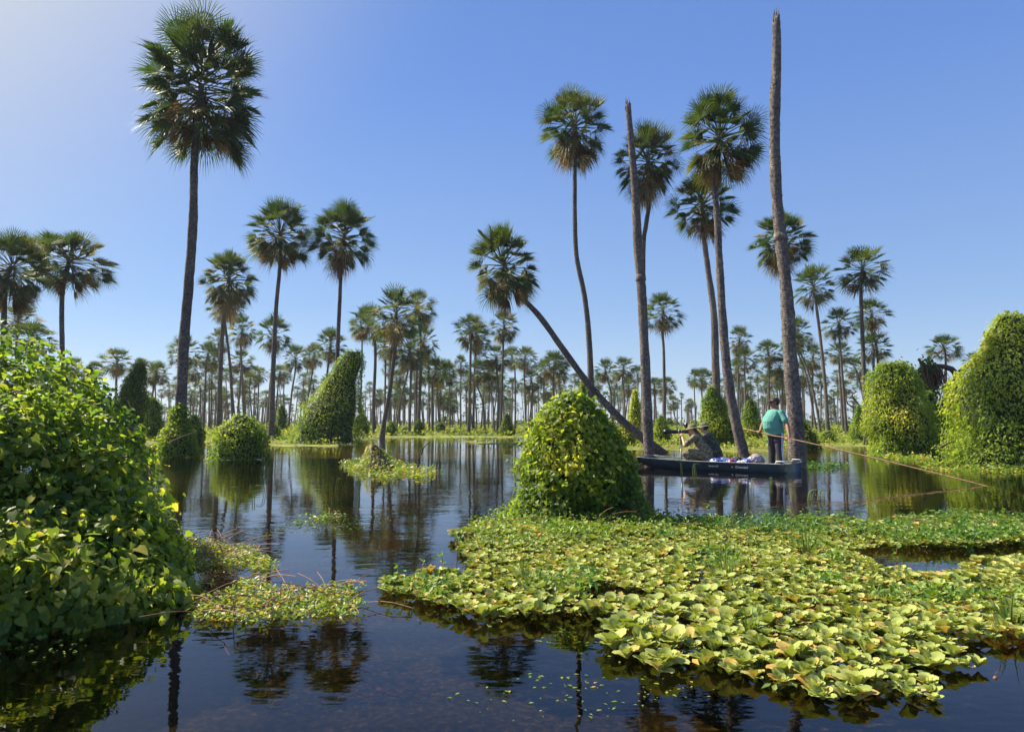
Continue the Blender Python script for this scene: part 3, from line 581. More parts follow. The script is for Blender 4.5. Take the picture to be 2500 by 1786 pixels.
# centre cone with heart-shaped leaves
def tendrils(t, pts_list, mat='stem', r=.004):
    for pts in pts_list:
        mb = MB(); mb.tube(curve_pts(pts, 10), [r * (1 - .06 * i) for i in range(10)], 5, .5, caps=False); mb.build('tendril', M['ivystem'], t)
M['ivystem'] = plain('vine_stem', (.25, .26, .08), .6, nz=.4, scale=20)
def sprig(mb, st, a, d, L, size, nleaf=7, sag=.35):
    a = Vector(a); d = Vector(d).normalized(); pts = [a + d * L * q - Vector((0, 0, sag * L * q * q)) for q in np.linspace(0, 1, 8)]
    st.tube(pts, [.0035 * (1 - .08 * i) for i in range(8)], 4, .5, caps=False)
    pn_ = np.array([tuple(pts[int(q)].lerp(pts[min(int(q) + 1, 7)], q % 1)) for q in rng.uniform(1, 6.99, nleaf)]) + rng.normal(size=(nleaf, 3)) * size * .35
    leaves(mb, pn_, frames(rng.normal(size=(nleaf, 3)) * .5 + [0, 0, 1], rng.normal(size=(nleaf, 3))), size * rng.uniform(.5, 1.1, nleaf), rng.uniform(.3, .88, nleaf), 'heart')
ctr = (P(1418, 1276, 8.35).x, 8.35, 0)
rows = [(0, 0, 0, .83, .72), (.15, -.02, 0, .74, .66), (.42, -.03, 0, .64, .6), (.68, -.05, 0, .57, .52), (.9, -.06, 0, .52, .47), (1.12, -.08, 0, .42, .38), (1.28, -.1, 0, .31, .3), (1.42, -.1, 0, .17, .17), (1.5, -.07, 0, .03, .03)]
tc_ = thing('vine_cone', 'heart-leaved vine cone in the middle foreground, lit from the left', 'vine mound', ctr)
pr = Profile(rows, .24, 4.2); mb = MB()
for k, m in ((1., 8600), (1.1, 3600), (.9, 2600)):
    p, N = pr.sample(m, k); p += rng.normal(size=(m, 3)) * .035; p[:, 2] = np.maximum(p[:, 2], .01)
    leaves(mb, p, vine_frames(N, .35, .8), .052 * rng.uniform(.55, 1.35, m), clump_tint(p, 2.5, .58, .28), 'heart')
st = MB()
for i in range(90):
    p, N = pr.sample(1, 1.); dd = N[0] + rng.normal(size=3) * .5 + [0, 0, .5]; sprig(mb, st, p[0], dd, random.uniform(.15, .34), .055, 6)
mb.build('foliage', M['vine'], tc_); st.build('tendril', M['ivystem'], tc_, kind='stuff'); pr.core('stem_mass', tc_, M['core'], .84)

# left thicket: several swells in one vine mass
LUMPS = [(-3.75, 5.05, .66, .6, .75, .6), (-3.5, 4.85, .15, .86, .9, .72), (-2.8, 4.55, -.12, .58, .65, .6), (-5.2, 6.2, .25, 1.7, 1.5, 1.6), (-4.2, 4.3, .1, 1.1, .95, .9), (-4.9, 4.9, .3, 1.0, 1.1, 1.2), (-4.4, 5.6, .5, .9, .9, .95), (-3.95, 3.75, -.15, .95, .6, .72), (-3.1, 4.1, -.15, .6, .5, .5), (-2.45, 4.5, -.12, .4, .4, .3)]
def lump_field(p):
    d = np.stack([np.sqrt((((p - np.array(l[:3])) / np.array(l[3:])) ** 2).sum(1)) for l in LUMPS], 1)
    return -np.log(np.exp(-9 * d).sum(1)) / 9
def lump_sample(n, off=0.):
    out = []; nn = []
    while sum(len(o) for o in out) < n:
        l = LUMPS[rng.integers(len(LUMPS))]; u = norm(rng.normal(size=(4000, 3))); p = np.array(l[:3]) + u * np.array(l[3:]) * (1 + off)
        f = lump_field(p); e = .02
        g = np.stack([lump_field(p + np.eye(3)[i] * e) - f for i in range(3)], 1) / e; gl = np.linalg.norm(g, axis=1, keepdims=True)
        ok = (f > .72) & (f < 1.3); p = p + g / gl ** 2 * (1 + off - f)[:, None]
        p += norm(g) * (.13 * noise(p, 2.6, 0) + .09 * noise(p, 6, 1))[:, None]; ok &= (p[:, 2] > 0)
        vis = ((g * (p - np.array([0, 0, 1.15]))).sum(1) < .6 * gl[:, 0] * np.linalg.norm(p, axis=1))
        ok &= vis; out.append(p[ok]); nn.append(norm(g[ok]))
        if len(out) % 3 == 0 and len(out) > 200: break
    return np.concatenate(out)[:n], np.concatenate(nn)[:n]
tl = thing('vine_thicket', 'big dark vine thicket filling the left foreground with sunlit top', 'vine thicket', (-3.6, 4.8, 0))
mb = MB(); bv = np.array([-3.6, 4.8, 0])
for off, m, sz in ((0, 24000, .048), (.09, 12000, .044), (-.08, 14000, .065)):
    p, N = lump_sample(m, off); m = len(p); p = p + rng.normal(size=(m, 3)) * .055; p[:, 2] = np.maximum(p[:, 2], .012)
    leaves(mb, p - bv, vine_frames(N, .35, .75), sz * (.45 + 1.5 * rng.random(m) ** 2), clump_tint(p, 2.2, .5, .28, .2), 'heart')
st = MB()
p, N = lump_sample(150)
for i in range(len(p)): sprig(mb, st, p[i] - bv, N[i] + rng.normal(size=3) * .5 + [0, 0, .6], random.uniform(.15, .45), .065, 8)
p, N = lump_sample(2600, .02); kk = (N[:, 2] > .25) & (p[:, 2] > .7); p, N = p[kk][:230], N[kk][:230]
for i in range(len(p)): sprig(mb, st, p[i] - bv, N[i] * .6 + rng.normal(size=3) * .55 + [.1, 0, .8], random.uniform(.12, .34), .055, 10, .5)
mb.build('foliage', M['vine'], tl); st.build('tendril', M['ivystem'], tl, kind='stuff')
cmb = MB()
for l in LUMPS: cmb.ball(tuple(np.array(l[:3]) - bv), tuple(v * .86 for v in l[3:]), 24, 16)
cmb.build('stem_mass', M['core'], tl, smooth=True)
fl = MB()
for px, py in ((95, 935), (40, 1030), (150, 1015), (30, 1085), (290, 1195), (235, 1095), (60, 1150)):
    a = G(px, py) if False else None
    d = ray(px, py); t_ = 2.5
    while t_ < 8 and lump_field(np.array([[d.x * t_, d.y * t_, CAMZ + d.z * t_]]))[0] > 1.07: t_ += .03
    c = Vector((d.x, d.y, d.z)) * t_ + Vector((0, 0, CAMZ))
    for q in range(16): fl.ball(tuple(c + Vector(rng.normal(size=3) * .022) - Vector(bv)), .006, 5, 4)
fl.build('flower_cluster', M['flower'], tl)

# ------------------------------------------------------------------ water lettuce
def lettuce_leaf(nu=7, nv=5):
    V = []
    for j in range(nv):
        v = j / (nv - 1); wv = .07 + .29 * math.sin(min(1, v * .92) ** .8 * math.pi * .62) ** 1.0
        for i in range(nu):
            u = -1 + 2 * i / (nu - 1); y = v - .26 * u * u * v * v - (.05 if i == nu // 2 and j == nv - 1 else 0)
            z = .2 * u * u * (1 - .4 * v) + (.03 if i % 2 else -.015) * v + .16 * v - .42 * max(0, v - .5) ** 1.4
            V.append((u * wv, y, z))
    F = [(j * nu + i, j * nu + i + 1, (j + 1) * nu + i + 1, (j + 1) * nu + i) for j in range(nv - 1) for i in range(nu - 1)]
    return np.array(V), np.array(F)
LV, LF = lettuce_leaf(); LVs, LFs = lettuce_leaf(5, 4)
def rosette(mb, c, r, hi=True, yellow=.06, base=.6):
    V, F = (LV, LF) if hi else (LVs, LFs); n = random.randint(10, 15) if hi else random.randint(8, 11); c = np.array(c)
    tb = base + random.uniform(-.22, .14); tl_ = rng.normal(size=2) * .28
    for i in range(n):
        t = (i + .5) / n; az = i * 2.39996 + random.uniform(-.35, .35); el = R(84 - 62 * t ** 1.1 + random.uniform(-10, 10)); s = r * (.55 + .55 * t ** .7) * random.uniform(.8, 1.2)
        rad = np.array([math.cos(az), math.sin(az), 0]); d = rad * math.cos(el) + np.array([tl_[0], tl_[1], 1]) * math.sin(el); d /= np.linalg.norm(d)
        nn = -rad * math.sin(el) + np.array([0, 0, 1]) * math.cos(el); sd = np.cross(d, nn); W = V @ np.stack([sd, d, nn]) * s + c + rad * r * .06
        W[:, 2] = np.maximum(W[:, 2], .004 + .002 * random.random())
        tn = tb - .22 * (1 - t) * .3 + random.uniform(-.07, .07)
        if t > .6 and random.random() < yellow * 2.2: tn = random.uniform(.93, 1)
        mb.add(W, None, F, min(1, max(0, tn)))
def inpoly(x, y, poly):
    c = False; n = len(poly)
    for i in range(n):
        x1, y1 = poly[i]; x2, y2 = poly[i - 1]
        if (y1 > y) != (y2 > y) and x < (x2 - x1) * (y - y1) / (y2 - y1) + x1: c = not c
    return c
MATP = [(845, 1322), (930, 1342), (1010, 1352), (1030, 1380), (1085, 1398), (1140, 1382), (1200, 1372), (1290, 1376), (1345, 1370), (1305, 1402), (1350, 1445), (1420, 1472), (1500, 1462), (1540, 1475), (1590, 1505), (1660, 1518), (1720, 1540), (1790, 1562), (1860, 1555), (1910, 1542), (1990, 1552), (2020, 1530), (1985, 1500), (2050, 1498), (2150, 1505), (2140, 1475), (2060, 1460), (2120, 1440), (2200, 1430), (2330, 1430), (2520, 1440),
        (2520, 1160), (2273, 1160), (2100, 1150), (1960, 1168), (1800, 1160), (1620, 1166), (1470, 1155), (1400, 1150), (1150, 1140), (1060, 1165), (1010, 1200), (1045, 1262), (1080, 1280), (980, 1288), (880, 1300)]
HOLE = [(1880, 1234), (1960, 1218), (2060, 1222), (2180, 1222), (2300, 1206), (2400, 1206), (2400, 1240), (2210, 1252), (2150, 1268), (2100, 1292), (2030, 1284), (1950, 1270)]
HOLE2 = [(1470, 1290), (1560, 1286), (1500, 1300)]
MW = [tuple(G(x * K, y * K).xy) for x, y in MATP]; HW = [tuple(G(x * K, y * K).xy) for x, y in HOLE]
rl = random.Random(21); random.seed(21); pts = []
xs_, ys_ = [p[0] for p in MW], [p[1] for p in MW]
tries = 0; cell = {}
def near(x, y, r):
    cx, cy = int(x / .1), int(y / .1); q = int(r / .1) + 1
    for i in range(cx - q, cx + q + 1):
        for j in range(cy - q, cy + q + 1):
            for (a, b) in cell.get((i, j), ()):
                if (a - x) ** 2 + (b - y) ** 2 < r * r: return True
    return False
while tries < 170000:
    tries += 1; x = rl.uniform(min(xs_), max(xs_)); y = rl.uniform(min(ys_), max(ys_))
    wx, wy = .13 * noise([[x, y, 0]], 5., 0)[0], .13 * noise([[x, y, 3]], 5., 1)[0]
    if not inpoly(x + wx, y + wy, MW) or inpoly(x, y, HW): continue
    if noise([[x, y, 1]], 3.2, 2)[0] > .72 or noise([[x, y, 7]], 8, 0)[0] > .95: continue
    n_ = noise([[x, y, 0]], 1.6, 1)[0]; r = (.052 + .013 * n_) if y < 5.2 else .05 + .01 * n_
    if y < 4.3: r = .058 + .014 * n_
    if near(x, y, r * 1.12): continue
    cell.setdefault((int(x / .1), int(y / .1)), []).append((x, y)); pts.append((x, y, r * (.75 + .85 * rl.random() ** 1.6)))
pts.sort(key=lambda p: p[1] / 1. )
# rosettes that show largest: along the open front edge
def edge_d(x, y): 
    return min(abs((x + dx, y - .17) in ()) or (0 if not inpoly(x + dx, y - .15, MW) else 1) for dx in (-.05, 0, .05))
front = [p for p in pts if p[1] < 5.3 and edge_d(p[0], p[1]) == 0][:44]
fs = set(front); front.sort()
for i, (x, y, r) in enumerate(front):
    mb = MB(); rosette(mb, (0, 0, .01), r * 1.08, True, .09, .68); me = mb.mesh('water_lettuce', M['lettuce'], True)
    lab = f'pale green water lettuce rosette on the front edge of the mat, {ORD[i] if i < 22 else ORD[len(front) - 1 - i]} from the {"left" if i < 22 else "right"}'
    link('water_lettuce', me, None, (x, y, 0), label=lab, category='water lettuce', group='rosettes on the front edge of the floating mat')
mb = MB()
for (x, y, r) in pts:
    if (x, y, r) in fs: continue
    rosette(mb, (x, y, .012 + .03 * rl.random()), r * 1.08, y < 5.6, .09, .68 if y < 6 else .55)
under = []
for i in range(9000):        # flat rotting leaves and small floaters between the rosettes
    x = rl.uniform(min(xs_), max(xs_)); y = rl.uniform(min(ys_), max(ys_))
    if inpoly(x, y, MW) and not inpoly(x, y, HW): under.append((x, y, .008 + rl.random() * .03))
under = np.array(under); m = len(under)
hp = []
while len(hp) < 3800:
    x = rl.uniform(min(xs_), max(xs_)); y = rl.uniform(4.2, max(ys_)); q = noise([[x, y, 0]], 1.9, 0)[0] + .5 * noise([[x, y, 0]], 5, 1)[0]
    if q > .35 and inpoly(x, y, MW) and not inpoly(x, y, HW): hp.append((x, y, rl.uniform(.05, .13)))
hp = np.array(hp)
leaves(mb, under, frames(rng.normal(size=(m, 3)) * .35 + [0, 0, 1], rng.normal(size=(m, 3))), rng.uniform(.03, .08, m), np.where(rng.random(m) < .16, .98, rng.uniform(0., .35, m)), 'oval')
hb = MB(); leaves(hb, hp, frames(rng.normal(size=(len(hp), 3)) * .6 + [0, 0, 1], rng.normal(size=(len(hp), 3)) + [0, 0, .6]), rng.uniform(.03, .06, len(hp)), np.clip(rng.normal(.3, .2, len(hp)), 0, 1), 'oval'); hb.build('creeping_herbs', M['herb'], kind='stuff', label='darker green herbs growing through the lettuce mat', category='floating plants')
mb.build('water_lettuce_mat', M['lettuce'], smooth=True, kind='stuff', label='floating mat of pale water lettuce in the right foreground', category='floating plants')

# ------------------------------------------------------------------ creeping herbs on the water (uncountable)
def herb_patch(name, label, poly, n, size=.035, mat='herb', hmax=.07, stems=40, K_=K, dens=None, base=.5):
    PW = [tuple(G(x * K_, y * K_).xy) for x, y in poly]; xs = [p[0] for p in PW]; ys = [p[1] for p in PW]; out = []
    tr = 0
    while len(out) < n and tr < n * 30:
        tr += 1; x = rl.uniform(min(xs), max(xs)); y = rl.uniform(min(ys), max(ys))
        if inpoly(x, y, PW) and noise([[x, y, 0]], 2.4, 0)[0] + noise([[x, y, 0]], 7, 1)[0] * .6 > (dens if dens is not None else -.2): out.append((x, y, rl.random() ** 2 * hmax + .006))
    out = np.array(out); m = len(out); mb = MB()
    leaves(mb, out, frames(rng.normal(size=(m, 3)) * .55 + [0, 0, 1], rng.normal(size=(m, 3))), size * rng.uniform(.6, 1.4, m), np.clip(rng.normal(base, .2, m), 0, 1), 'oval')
    o = mb.build(name, M[mat], kind='stuff', label=label, category='floating plants'); st = MB()
    for i in range(stems):
        a = Vector(out[rl.randrange(m)]); d = Vector((rl.uniform(-1, 1), rl.uniform(-1, 1), rl.uniform(0, .35))); L = rl.uniform(.15, .5)
        st.tube(curve_pts([a, a + d * L * .5 + Vector((0, 0, .02)), a + d * L], 6), .0028, 4, .5, caps=False)
    st.build('runner_stem', M['stem'], o); return o
herb_patch('creeping_herbs', 'straggling creeper mat on open water between the thicket and the lettuce', [(395, 1195), (470, 1205), (560, 1222), (640, 1235), (700, 1262), (660, 1290), (760, 1300), (870, 1305), (880, 1330), (790, 1368), (690, 1372), (560, 1382), (430, 1380), (400, 1320)], 4200, .034, stems=130, dens=.05, base=.74, hmax=.05)
herb_patch('creeping_herbs', 'thin floating creeper strand crossing the reflected mound', [(680, 1150), (760, 1142), (770, 1146), (700, 1160), (640, 1165)], 130, .04, stems=5, dens=-1)
herb_patch('creeping_herbs', 'dense creeping herbs at the foot of the central vine cone', [(1040, 1180), (1150, 1130), (1300, 1165), (1440, 1150), (1500, 1190), (1300, 1215), (1150, 1240), (1060, 1230)], 5200, .04, stems=50, hmax=.16, dens=-1, base=.55)
herb_patch('creeping_herbs', 'herb band tinted dark as painted shade on the far side of the lettuce mat', [(1400, 1150), (1620, 1166), (1800, 1158), (1960, 1168), (2120, 1150), (2300, 1160), (2400, 1160), (2400, 1215), (2150, 1225), (1800, 1200), (1500, 1185)], 7500, .05, stems=40, hmax=.14, dens=-1, base=.15)  # low tint paints a cast-shadow band into the leaf colour
herb_patch('creeping_herbs', 'green rim of floating herbs on the left of the small weedy island', [(752, 1030), (800, 1020), (850, 1022), (940, 1040), (980, 1046), (950, 1060), (860, 1064), (780, 1050)], 1500, .085, hmax=.12, stems=16, dens=-.3, base=.72)
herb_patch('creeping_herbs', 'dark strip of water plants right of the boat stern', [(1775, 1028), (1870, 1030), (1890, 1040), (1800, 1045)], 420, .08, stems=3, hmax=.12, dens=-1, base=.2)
herb_patch('creeping_herbs', 'bright floating fringe in front of the pale vine column', [(1940, 1010), (2060, 1012), (2080, 1022), (1950, 1020)], 500, .12, stems=3, hmax=.12, dens=-1, base=.7)
herb_patch('creeping_herbs', 'floating fringe with a dry stick before the big right vine mound', [(2040, 1030), (2110, 1032), (2273, 1042), (2273, 1050), (2100, 1045), (2050, 1040)], 900, .09, stems=6, hmax=.1, dens=-1, base=.7)
fb = []
while len(fb) < 750:
    x = rl.uniform(-2.6, 3.2); y = rl.choice([rl.uniform(2.6, 8), rl.uniform(3.5, 14)])
    if (not inpoly(x, y, MW)) and noise([[x, y, 0]], 1.7, 1)[0] + .5 * noise([[x, y, 0]], 6, 0)[0] > .75: fb.append((x, y, .004))
fb = np.array(fb); mb = MB(); m = len(fb)
leaves(mb, fb, frames(rng.normal(size=(m, 3)) * .06 + [0, 0, 1], rng.normal(size=(m, 3)) * [1, 1, .02]), rng.uniform(.008, .03, m), rng.uniform(.2, 1, m), 'oval')
mb.build('floating_bits', M['herb'], kind='stuff', label='tiny floating leaves and bits scattered on the open water', category='floating plants')
# marsh plants over the far meadow
mb = MB(); N_ = 52000; r_s = rng.uniform(-.8, .82, N_); u = rng.random(N_); Ys = 26 * np.exp(u * math.log(150 / 26)); X_ = r_s * Ys
pn = np.stack([X_, Ys * 1.6, 0 * X_], 1); nzv = noise(pn, .35, 0) * .6 + noise(pn, 1.1, 1) * .4; lv = Ys - edgeY(r_s) + nzv * 2.2; po = noise(pn, .16, 2) + .35 * nzv
ok = (lv > .15) & ~((po > .12) & (Ys < 62) & (Ys > 29) & (np.abs(r_s + .05) < .2)); X_, Ys, nn_ = X_[ok], Ys[ok], nzv[ok]; m = len(X_)
sz = rng.uniform(.1, .26, m) * (Ys / 35) ** .75
pz = np.stack([X_, Ys, .03 + rng.random(m) * sz * (1 + 1.5 * np.clip(nn_, 0, 1))], 1)
leaves(mb, pz, frames(rng.normal(size=(m, 3)) * .7 + [0, 0, .8], rng.normal(size=(m, 3)) + [0, 0, .5]), sz, clump_tint(pz, .3, .55, .25, .2), 'oval')
mb.build('marsh_plants', M['marshleaf'], kind='stuff', label='low yellow-green marsh plants covering the far bank', category='marsh plants')

# ------------------------------------------------------------------ grass tufts, reeds, sticks
def tuft(label, x, y, hpx, n=26, lean=.35, dark=False, spread=.06, name='grass_tuft', wid=.006, z=0):
    b = G(x * K, y * K); h = hpx * K * mpp(b.y) * 1.05; mb = MB()
    for i in range(n):
        az = random.uniform(0, 6.28); r0 = random.random() * spread; L = h * random.uniform(.5, 1.1); ln = random.uniform(.1, lean) * 1.6
        o = Vector((r0 * math.cos(az), r0 * math.sin(az), 0)); d = Vector((math.cos(az), math.sin(az), 0)); s = Vector((-math.sin(az + random.uniform(-1, 1)), math.cos(az), 0)).normalized()
        V = []; 
        for k in range(5):
            q = k / 4; c = o + Vector((0, 0, L * q * (1 - .3 * ln * q))) + d * (L * ln * q * q); w_ = wid * (1 - q) + .0006; V += [tuple(c - s * w_), tuple(c + s * w_)]
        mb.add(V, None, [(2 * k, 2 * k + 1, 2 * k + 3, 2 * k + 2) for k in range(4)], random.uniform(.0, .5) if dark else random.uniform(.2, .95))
    return link(name, mb.mesh(name, M['grass']), None, tuple(b), label=label, category='grass')
for a in [('tall grass tuft in the middle of the lettuce mat, left of centre of the mat', 1612, 1292, 95, 46, .4), ('upright grass tuft near the front of the lettuce mat', 1658, 1422, 82, 26, .25),
          ('broad grass tuft at the right edge of the lettuce mat', 2238, 1398, 95, 34, .45), ('grass tuft on the far edge of the lettuce mat below the boatman', 1792, 1236, 85, 30, .5),
          ('grass tuft at the left tip of the lettuce mat', 1158, 1284, 62, 16, .4), ('arching grass tuft on the left rim of the lettuce mat', 1176, 1316, 75, 14, .4),
          ('small grass tuft standing in water by the front edge', 1685, 1492, 48, 12, .3), ('short grass tuft on the mat right of the open pool', 2060, 1290, 40, 14, .5),
          ('grass tuft right of the tall mat tuft', 1690, 1230, 50, 16, .4), ('thin grass tuft at the right of the mat front', 1940, 1330, 45, 12, .4),
          ('grass tuft left of the weedy island', 790, 1038, 30, 24, .4), ('small grass tuft on the right of the weedy island', 905, 1042, 22, 20, .4), ('thin grass tuft on the central mat left of the tall one', 1500, 1345, 50, 12, .5)]:
    tuft(*a)
tuft('wide dark grass clump in the painted-shade band at far right of the mat', 2160, 1205, 48, 90, .9, True, .22)  # this and the next two clumps carry the band's shade in dark blade tints
tuft('dark grass clump in the painted-shade band under the boat stern', 1700, 1188, 60, 50, .8, True, .16)
tuft('dark grass clump in the painted-shade band near the vine cone', 1590, 1180, 60, 44, .8, True, .16)
rs = [(1512, 1050), (1537, 1052), (1543, 1055), (1635, 1088), (1668, 1085), (1710, 1075), (1760, 1098), (1793, 1110), (1800, 1108), (1815, 1108), (1825, 1106), (560, 1110), (530, 1105), (585, 1100), (868, 1085), (745, 1085)]
rs.sort()
for i, (x, y) in enumerate(rs):
    b = G(x * K, y * K); mb = MB(); h = random.uniform(18, 26) * mpp(b.y) * K; lx = random.uniform(-.06, .06)
    for q in range(2):
        pts_ = curve_pts([(q * .03, 0, -.05), (q * .03 + lx * .3, 0, h * .6), (q * .03 + lx, 0, h * .95), (lx * 2.6 + q * .03, 0.0, h * .9)], 8)
        mb.tube(pts_, [(.011, .004)] * 6 + [(.012, .004), (.003, .002)], 5, random.uniform(.75, .95))
    link('reed_shoot', mb.mesh('reed_shoot', M['grass']), None, tuple(b), label=f'yellow-green reed shoot sprouting from open water, {ORD[i]} from the left', category='reed', group='reed shoots in open water')
# weedy island stump
ci = G(845 * K, 1040 * K); t = thing('weedy_stump', 'rotten stump clump with brown weeds on the small island', 'stump', tuple(ci))
mb = MB(); H = .62
mb.tube(curve_pts([(0, 0, -.1), (-.03, 0, .2), (-.12, 0, .42), (-.2, 0, H)], 10), [.5, .42, .36, .28, .22, .16, .13, .1, .08, .04], 12, jit=.22); mb.build('stump', M['twig'], t)
prs = Profile([(0, .05, 0, .8, .5), (.12, .05, 0, .62, .4), (.3, -.1, 0, .36, .28), (.5, -.2, 0, .16, .14), (.62, -.22, 0, .05, .05)], .2, 3); p, N = prs.sample(800); mb = MB()
leaves(mb, p, vine_frames(N, .5, .6), .07 * rng.uniform(.5, 1.4, 800), clump_tint(p, 4, .75, .4, .25), 'oval'); mb.build('foliage', M['herb'], t)
def stick(label, pts, r, mat='twig', name='dead_branch', cat='branch', side=()):
    b = Vector(pts[0]); c = curve_pts([Vector(p) - b for p in pts], 14); mb = MB(); mb.tube(c, [r * (1 - .05 * i) for i in range(14)], 7, jit=.1)
    for q, d, L in side:
        a = c[int(q * 13)]; mb.tube(curve_pts([a, a + Vector(d) * L * .5 + Vector((0, 0, .1 * L)), a + Vector(d) * L], 6), [r * .55 * (1 - .12 * i) for i in range(6)], 6, jit=.1)
    return link(name, mb.mesh(name, M[mat], True), None, tuple(b), label=label, category=cat)
S_ = lambda x, y, Y: tuple(P(x, y, Y))
stick('bare forked twig rising from open water right of the weedy island', [S_(1028, 1110, 17), S_(1036, 1090, 17), S_(1052, 1078, 17)], .02, side=[(.3, (-.2, 0, .8), .3)])
stick('thin pinkish twig poking out of the giant palm vine cone', [S_(415, 1080, 22), S_(440, 1068, 22), S_(482, 1052, 22)], .03)
stick('reddish plant stem standing in water at the right edge', [G(2430, 1655), P(2445, 1620, 3.9), P(2478, 1570, 4.0)], .009, 'stem', 'stalk', 'plant stem', side=[(.9, (-.5, 0, .3), .08)])
stick('dry stick lying in front of the big right vine mound', [S_(2296, 1092, 18.5), S_(2318, 1080, 18.5), S_(2330, 1078, 18.5)], .03)
stick('curling tendril stem arching over the water beside the thicket', [G(545, 1540), P(555, 1560, 4.1), P(548, 1575, 4.1), G(560, 1600)], .006, 'stem')
# leafy upright sprouts on the left tip of the mat
def sprout(label, x, y, hpx, n=14):
    b = G(x * K, y * K); h = hpx * K * mpp(b.y); mb = MB(); sx = random.uniform(-.3, .3) * h
    c = curve_pts([(0, 0, 0), (sx * .3, 0, h * .5), (sx, 0, h)], 8); t = thing('water_sprout', label, 'plant', tuple(b)); mb.tube(c, .003, 4); mb.build('stem', M['stem'], t)
    m = n; pp = np.array([tuple(c[min(7, int(2 + 5.9 * random.random()))]) for _ in range(m)]) + rng.normal(size=(m, 3)) * .012; lb = MB()
    leaves(lb, pp, frames(rng.normal(size=(m, 3)) * .6 + [0, 0, 1], rng.normal(size=(m, 3)) + [0, 0, .6]), rng.uniform(.03, .06, m), rng.uniform(.2, .7, m), 'oval'); lb.build('foliage', M['herb'], t)
for a in [('leafy sprout at the very left tip of the lettuce mat', 882, 1300, 46), ('leafy sprout second from the left tip of the lettuce mat', 925, 1310, 60), ('leafy sprout leaning over the pool left of the mat', 985, 1285, 50),
          ('leafy sprout next to the reflected palms left of the vine cone', 1015, 1235, 48), ('leafy dark sprout in the painted-shade band left of the boatman', 1830, 1180, 42), ('leafy dark sprout in the painted-shade band below the stern', 1760, 1175, 40), ('leafy sprout beside the open pool in the mat', 1990, 1250, 40), ('leafy dark sprout beside the vine cone', 1560, 1172, 55)]: sprout(*a)

# ------------------------------------------------------------------ dead tree with hanging dry vines at right
bt = P(2310, 1090, 27); t = thing('dead_tree', 'dead tree with bare arching branches and hanging dry brown vines', 'dead tree', (bt.x, 27, 0))
q_ = lambda x, y, dy=0: P(x, y, 27 + dy) - Vector((bt.x, 27, 0))
mb = MB(); mb.tube(curve_pts([Vector((0.4, 0, -.3)), q_(2330, 1000), q_(2340, 930), q_(2335, 912)], 16), list(np.linspace(.34, .16, 16)), 10, jit=.08); mb.build('trunk', M['twig'], t)
for pl, r0, r1 in (([q_(2335, 915), q_(2322, 900), q_(2290, 893), q_(2258, 893), q_(2243, 876)], .13, .05), ([q_(2256, 893), q_(2246, 902)], .05, .03), ([q_(2335, 915), q_(2360, 895, .5), q_(2385, 872, 1), q_(2400, 866, 1)], .12, .06), ([q_(2340, 945), q_(2318, 935, -.5), q_(2300, 950, -.5)], .09, .04)):
    mb = MB(); mb.tube(curve_pts(pl, 12), list(np.linspace(r0, r1, 12)), 8, jit=.1); mb.build('branch', M['twig'], t)
mb = MB()
for (cx, cy, rx, ry, n) in ((2345, 930, 30, 22, 260), (2320, 965, 26, 30, 320), (2335, 1000, 22, 26, 220), (2262, 910, 20, 26, 200), (2290, 905, 16, 20, 120)):
    for i in range(n):
        a = q_(cx + rl.gauss(0, rx * .5), cy + rl.gauss(0, ry * .4), rl.uniform(-.5, .5)); L = rl.uniform(.2, .8); d = Vector((rl.uniform(-.35, .35), rl.uniform(-.3, .3), -1))
        mb.tube(curve_pts([a, a + d * L * .4 + Vector((rl.uniform(-.1, .1), 0, .05)), a + d * L], 4), .012, 3, rl.random(), caps=False)
mb.build('hanging_dry_vine', M['drytwig'], t, kind='stuff')
mb = MB(); n = 1500; pp = np.array([tuple(q_(2262 + rl.gauss(0, 12), 930 + rl.gauss(0, 22), rl.uniform(-.4, .4))) for _ in range(n)]); leaves(mb, pp, vine_frames(rng.normal(size=(n, 3))), .11 * rng.uniform(.5, 1.3, n), rng.uniform(0, .5, n)); mb.build('foliage', M['ivydark'], t)
bt2 = P(2115, 1060, 40); t = thing('dead_tree', 'small bare dead tree left of the pale vine column', 'dead tree', (bt2.x, 40, 0)); mb = MB()
q2 = lambda x, y: P(x, y, 40) - Vector((bt2.x, 40, 0))
mb.tube(curve_pts([q2(2115, 1062), q2(2108, 1010), q2(2090, 980)], 8), list(np.linspace(.16, .06, 8)), 6, jit=.1); mb.build('trunk', M['twig'], t)
for pl in ([q2(2108, 1010), q2(2095, 1000), q2(2070, 985), q2(2066, 968)], [q2(2110, 1000), q2(2120, 985), q2(2118, 965)], [q2(2092, 982), q2(2080, 965), q2(2092, 955)]):
    mb = MB(); mb.tube(curve_pts(pl, 8), list(np.linspace(.07, .03, 8)), 5); mb.build('branch', M['twig'], t)

